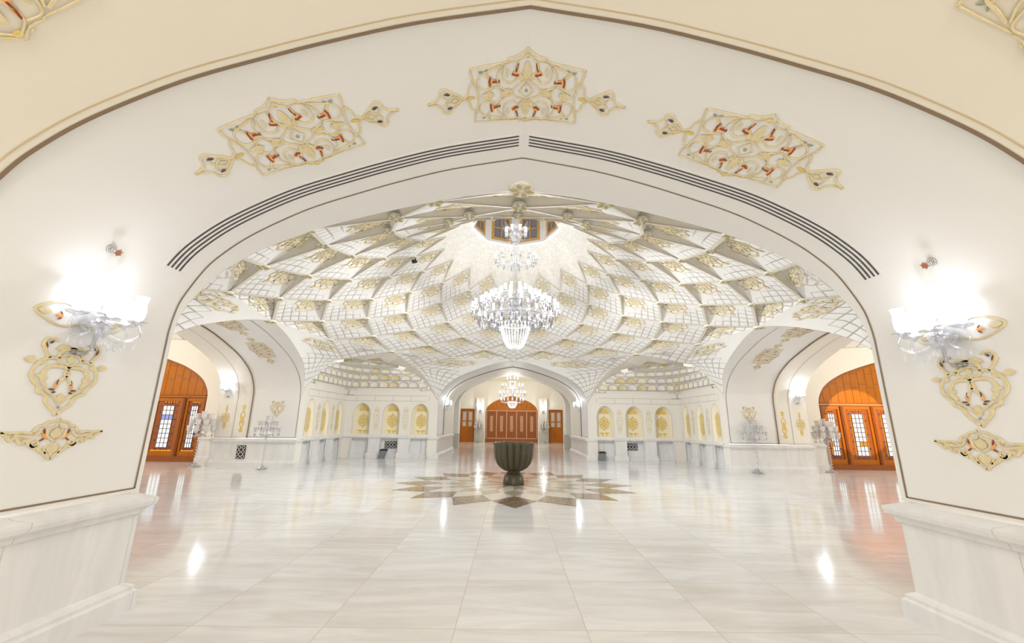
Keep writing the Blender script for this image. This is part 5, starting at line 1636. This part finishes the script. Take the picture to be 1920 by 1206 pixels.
def spot(P, label):
    root = empty('spotlight', P, label, 'spotlight', 'tiny dark spotlights in the dome')
    mb = MB(); mb.tube([(0, 0, .03), (0, 0, 0)], .02, 8); mb.build('bracket', m_black, root)
    mb = MB(); mb.tube([(.02, .03, -.04), (-.05, -.06, -.07)], [.045, .055], 10); mb.build('head', m_black, root)
spot(node(-3, -101.25) + Vector((0, 0, -.09)), 'tiny dark spotlight on a rib left of the chandelier crown')
spot(W(0, .78, -1.02, 7.05), 'tiny dark spotlight on the oculus rim right of the chandelier crown')

def spot_light(name, loc, target, power, col, size=165, blend=.6, radius=.06):
    l = bpy.data.lights.new(name, 'SPOT'); l.energy = power; l.color = col; l.shadow_soft_size = radius
    l.spot_size = rad(size); l.spot_blend = blend
    o = bpy.data.objects.new(name, l); C.objects.link(o); o.location = loc
    o.rotation_mode = 'QUATERNION'; o.rotation_quaternion = (Vector(target) - Vector(loc)).to_track_quat('-Z', 'Y'); return o
def LIGHTS():
    CW = (.955, .978, 1.0)
    for k in range(8):
        a = 2 * pi * (k + .5) / 8
        P = (1.18 * cos(a), D + 1.18 * sin(a), 4.66)
        point('chandelier_lamp_light', P, 11, CW, radius=.05)
        spot_light('chandelier_down_light', P, (8.0 * cos(a), D + 8.0 * sin(a), 0.6), 330, CW, 118, 1.0)
    for k in range(4):
        a = 2 * pi * k / 4
        point('chandelier_lamp_light', (.58 * cos(a), D + .58 * sin(a), 6.27), 2, CW, radius=.05)
    for i, P in enumerate(SC): point('wall_lamp_light', P, 3.6 if i < 2 else 12, (.86, .91, 1.0), radius=.05)
    for x in (-14.5, 14.5): point('bay_light', (x, D, 3.8), 190, (1, .94, .83), radius=.2)
    spot_light('added_door_patch_spot', (12.9, 11.8, 2.6), (12.75, 15.5, 1.75), 380, (1, .66, .22), 34, .06, .03)  # added spot, makes the warm patch of light on the right door
    point('far_lamp_light', (0, 23.9, 3.5), 45, (1, .97, .92), radius=.3)
    point('far_room_light', (0, 29.5, 3.9), 120, (1, .97, .92), radius=.2)
    point('near_light', (0, -3.5, 3.6), 205, (1, .97, .905), radius=.4)
    for m in bpy.data.materials:
        if m.name.startswith(('lit_', 'lamp_', 'daylit')): m.cycles.emission_sampling = 'NONE'

# ------------------------------------------------------------------ camera, light
sc = bpy.context.scene
cam = bpy.data.cameras.new('camera'); co = bpy.data.objects.new('camera', cam); C.objects.link(co)
cam.sensor_width = 36.0; cam.sensor_fit = 'HORIZONTAL'; cam.lens = 767.49 / 1920 * 36.0
cam.clip_start = 0.05; cam.clip_end = 200
co.location = (-0.097, 0, 1.5)
co.rotation_mode = 'QUATERNION'
CAM_PITCH, CAM_ROLL, CAM_YAW = 13.8966, 0.69993, 0.05544
Mz = Matrix.Rotation(-rad(CAM_YAW), 3, 'Z')
Mx = Matrix.Rotation(rad(90 + CAM_PITCH), 3, 'X')
Mr = Matrix.Rotation(rad(CAM_ROLL), 3, 'Z')
co.rotation_quaternion = (Mz @ Mx @ Mr).to_quaternion()
sc.camera = co

def point(name, loc, power, col=(1, .97, .93), radius=.15):
    l = bpy.data.lights.new(name, 'POINT'); l.energy = power; l.color = col; l.shadow_soft_size = radius
    o = bpy.data.objects.new(name, l); C.objects.link(o); o.location = loc; return o
LIGHTS()
w = bpy.data.worlds.new('world'); sc.world = w; w.use_nodes = True
w.node_tree.nodes['Background'].inputs[0].default_value = (.98, .97, .95, 1)
w.node_tree.nodes['Background'].inputs[1].default_value = 1.0
sc.view_settings.view_transform = 'Standard'; sc.view_settings.look = 'None'
sc.view_settings.exposure = 0.92; sc.view_settings.gamma = 1.0; sc.view_settings.use_curve_mapping = False
sc.cycles.caustics_reflective = False; sc.cycles.caustics_refractive = False
sc.cycles.max_bounces = 8; sc.cycles.diffuse_bounces = 5; sc.cycles.transparent_max_bounces = 14; sc.cycles.glossy_bounces = 3
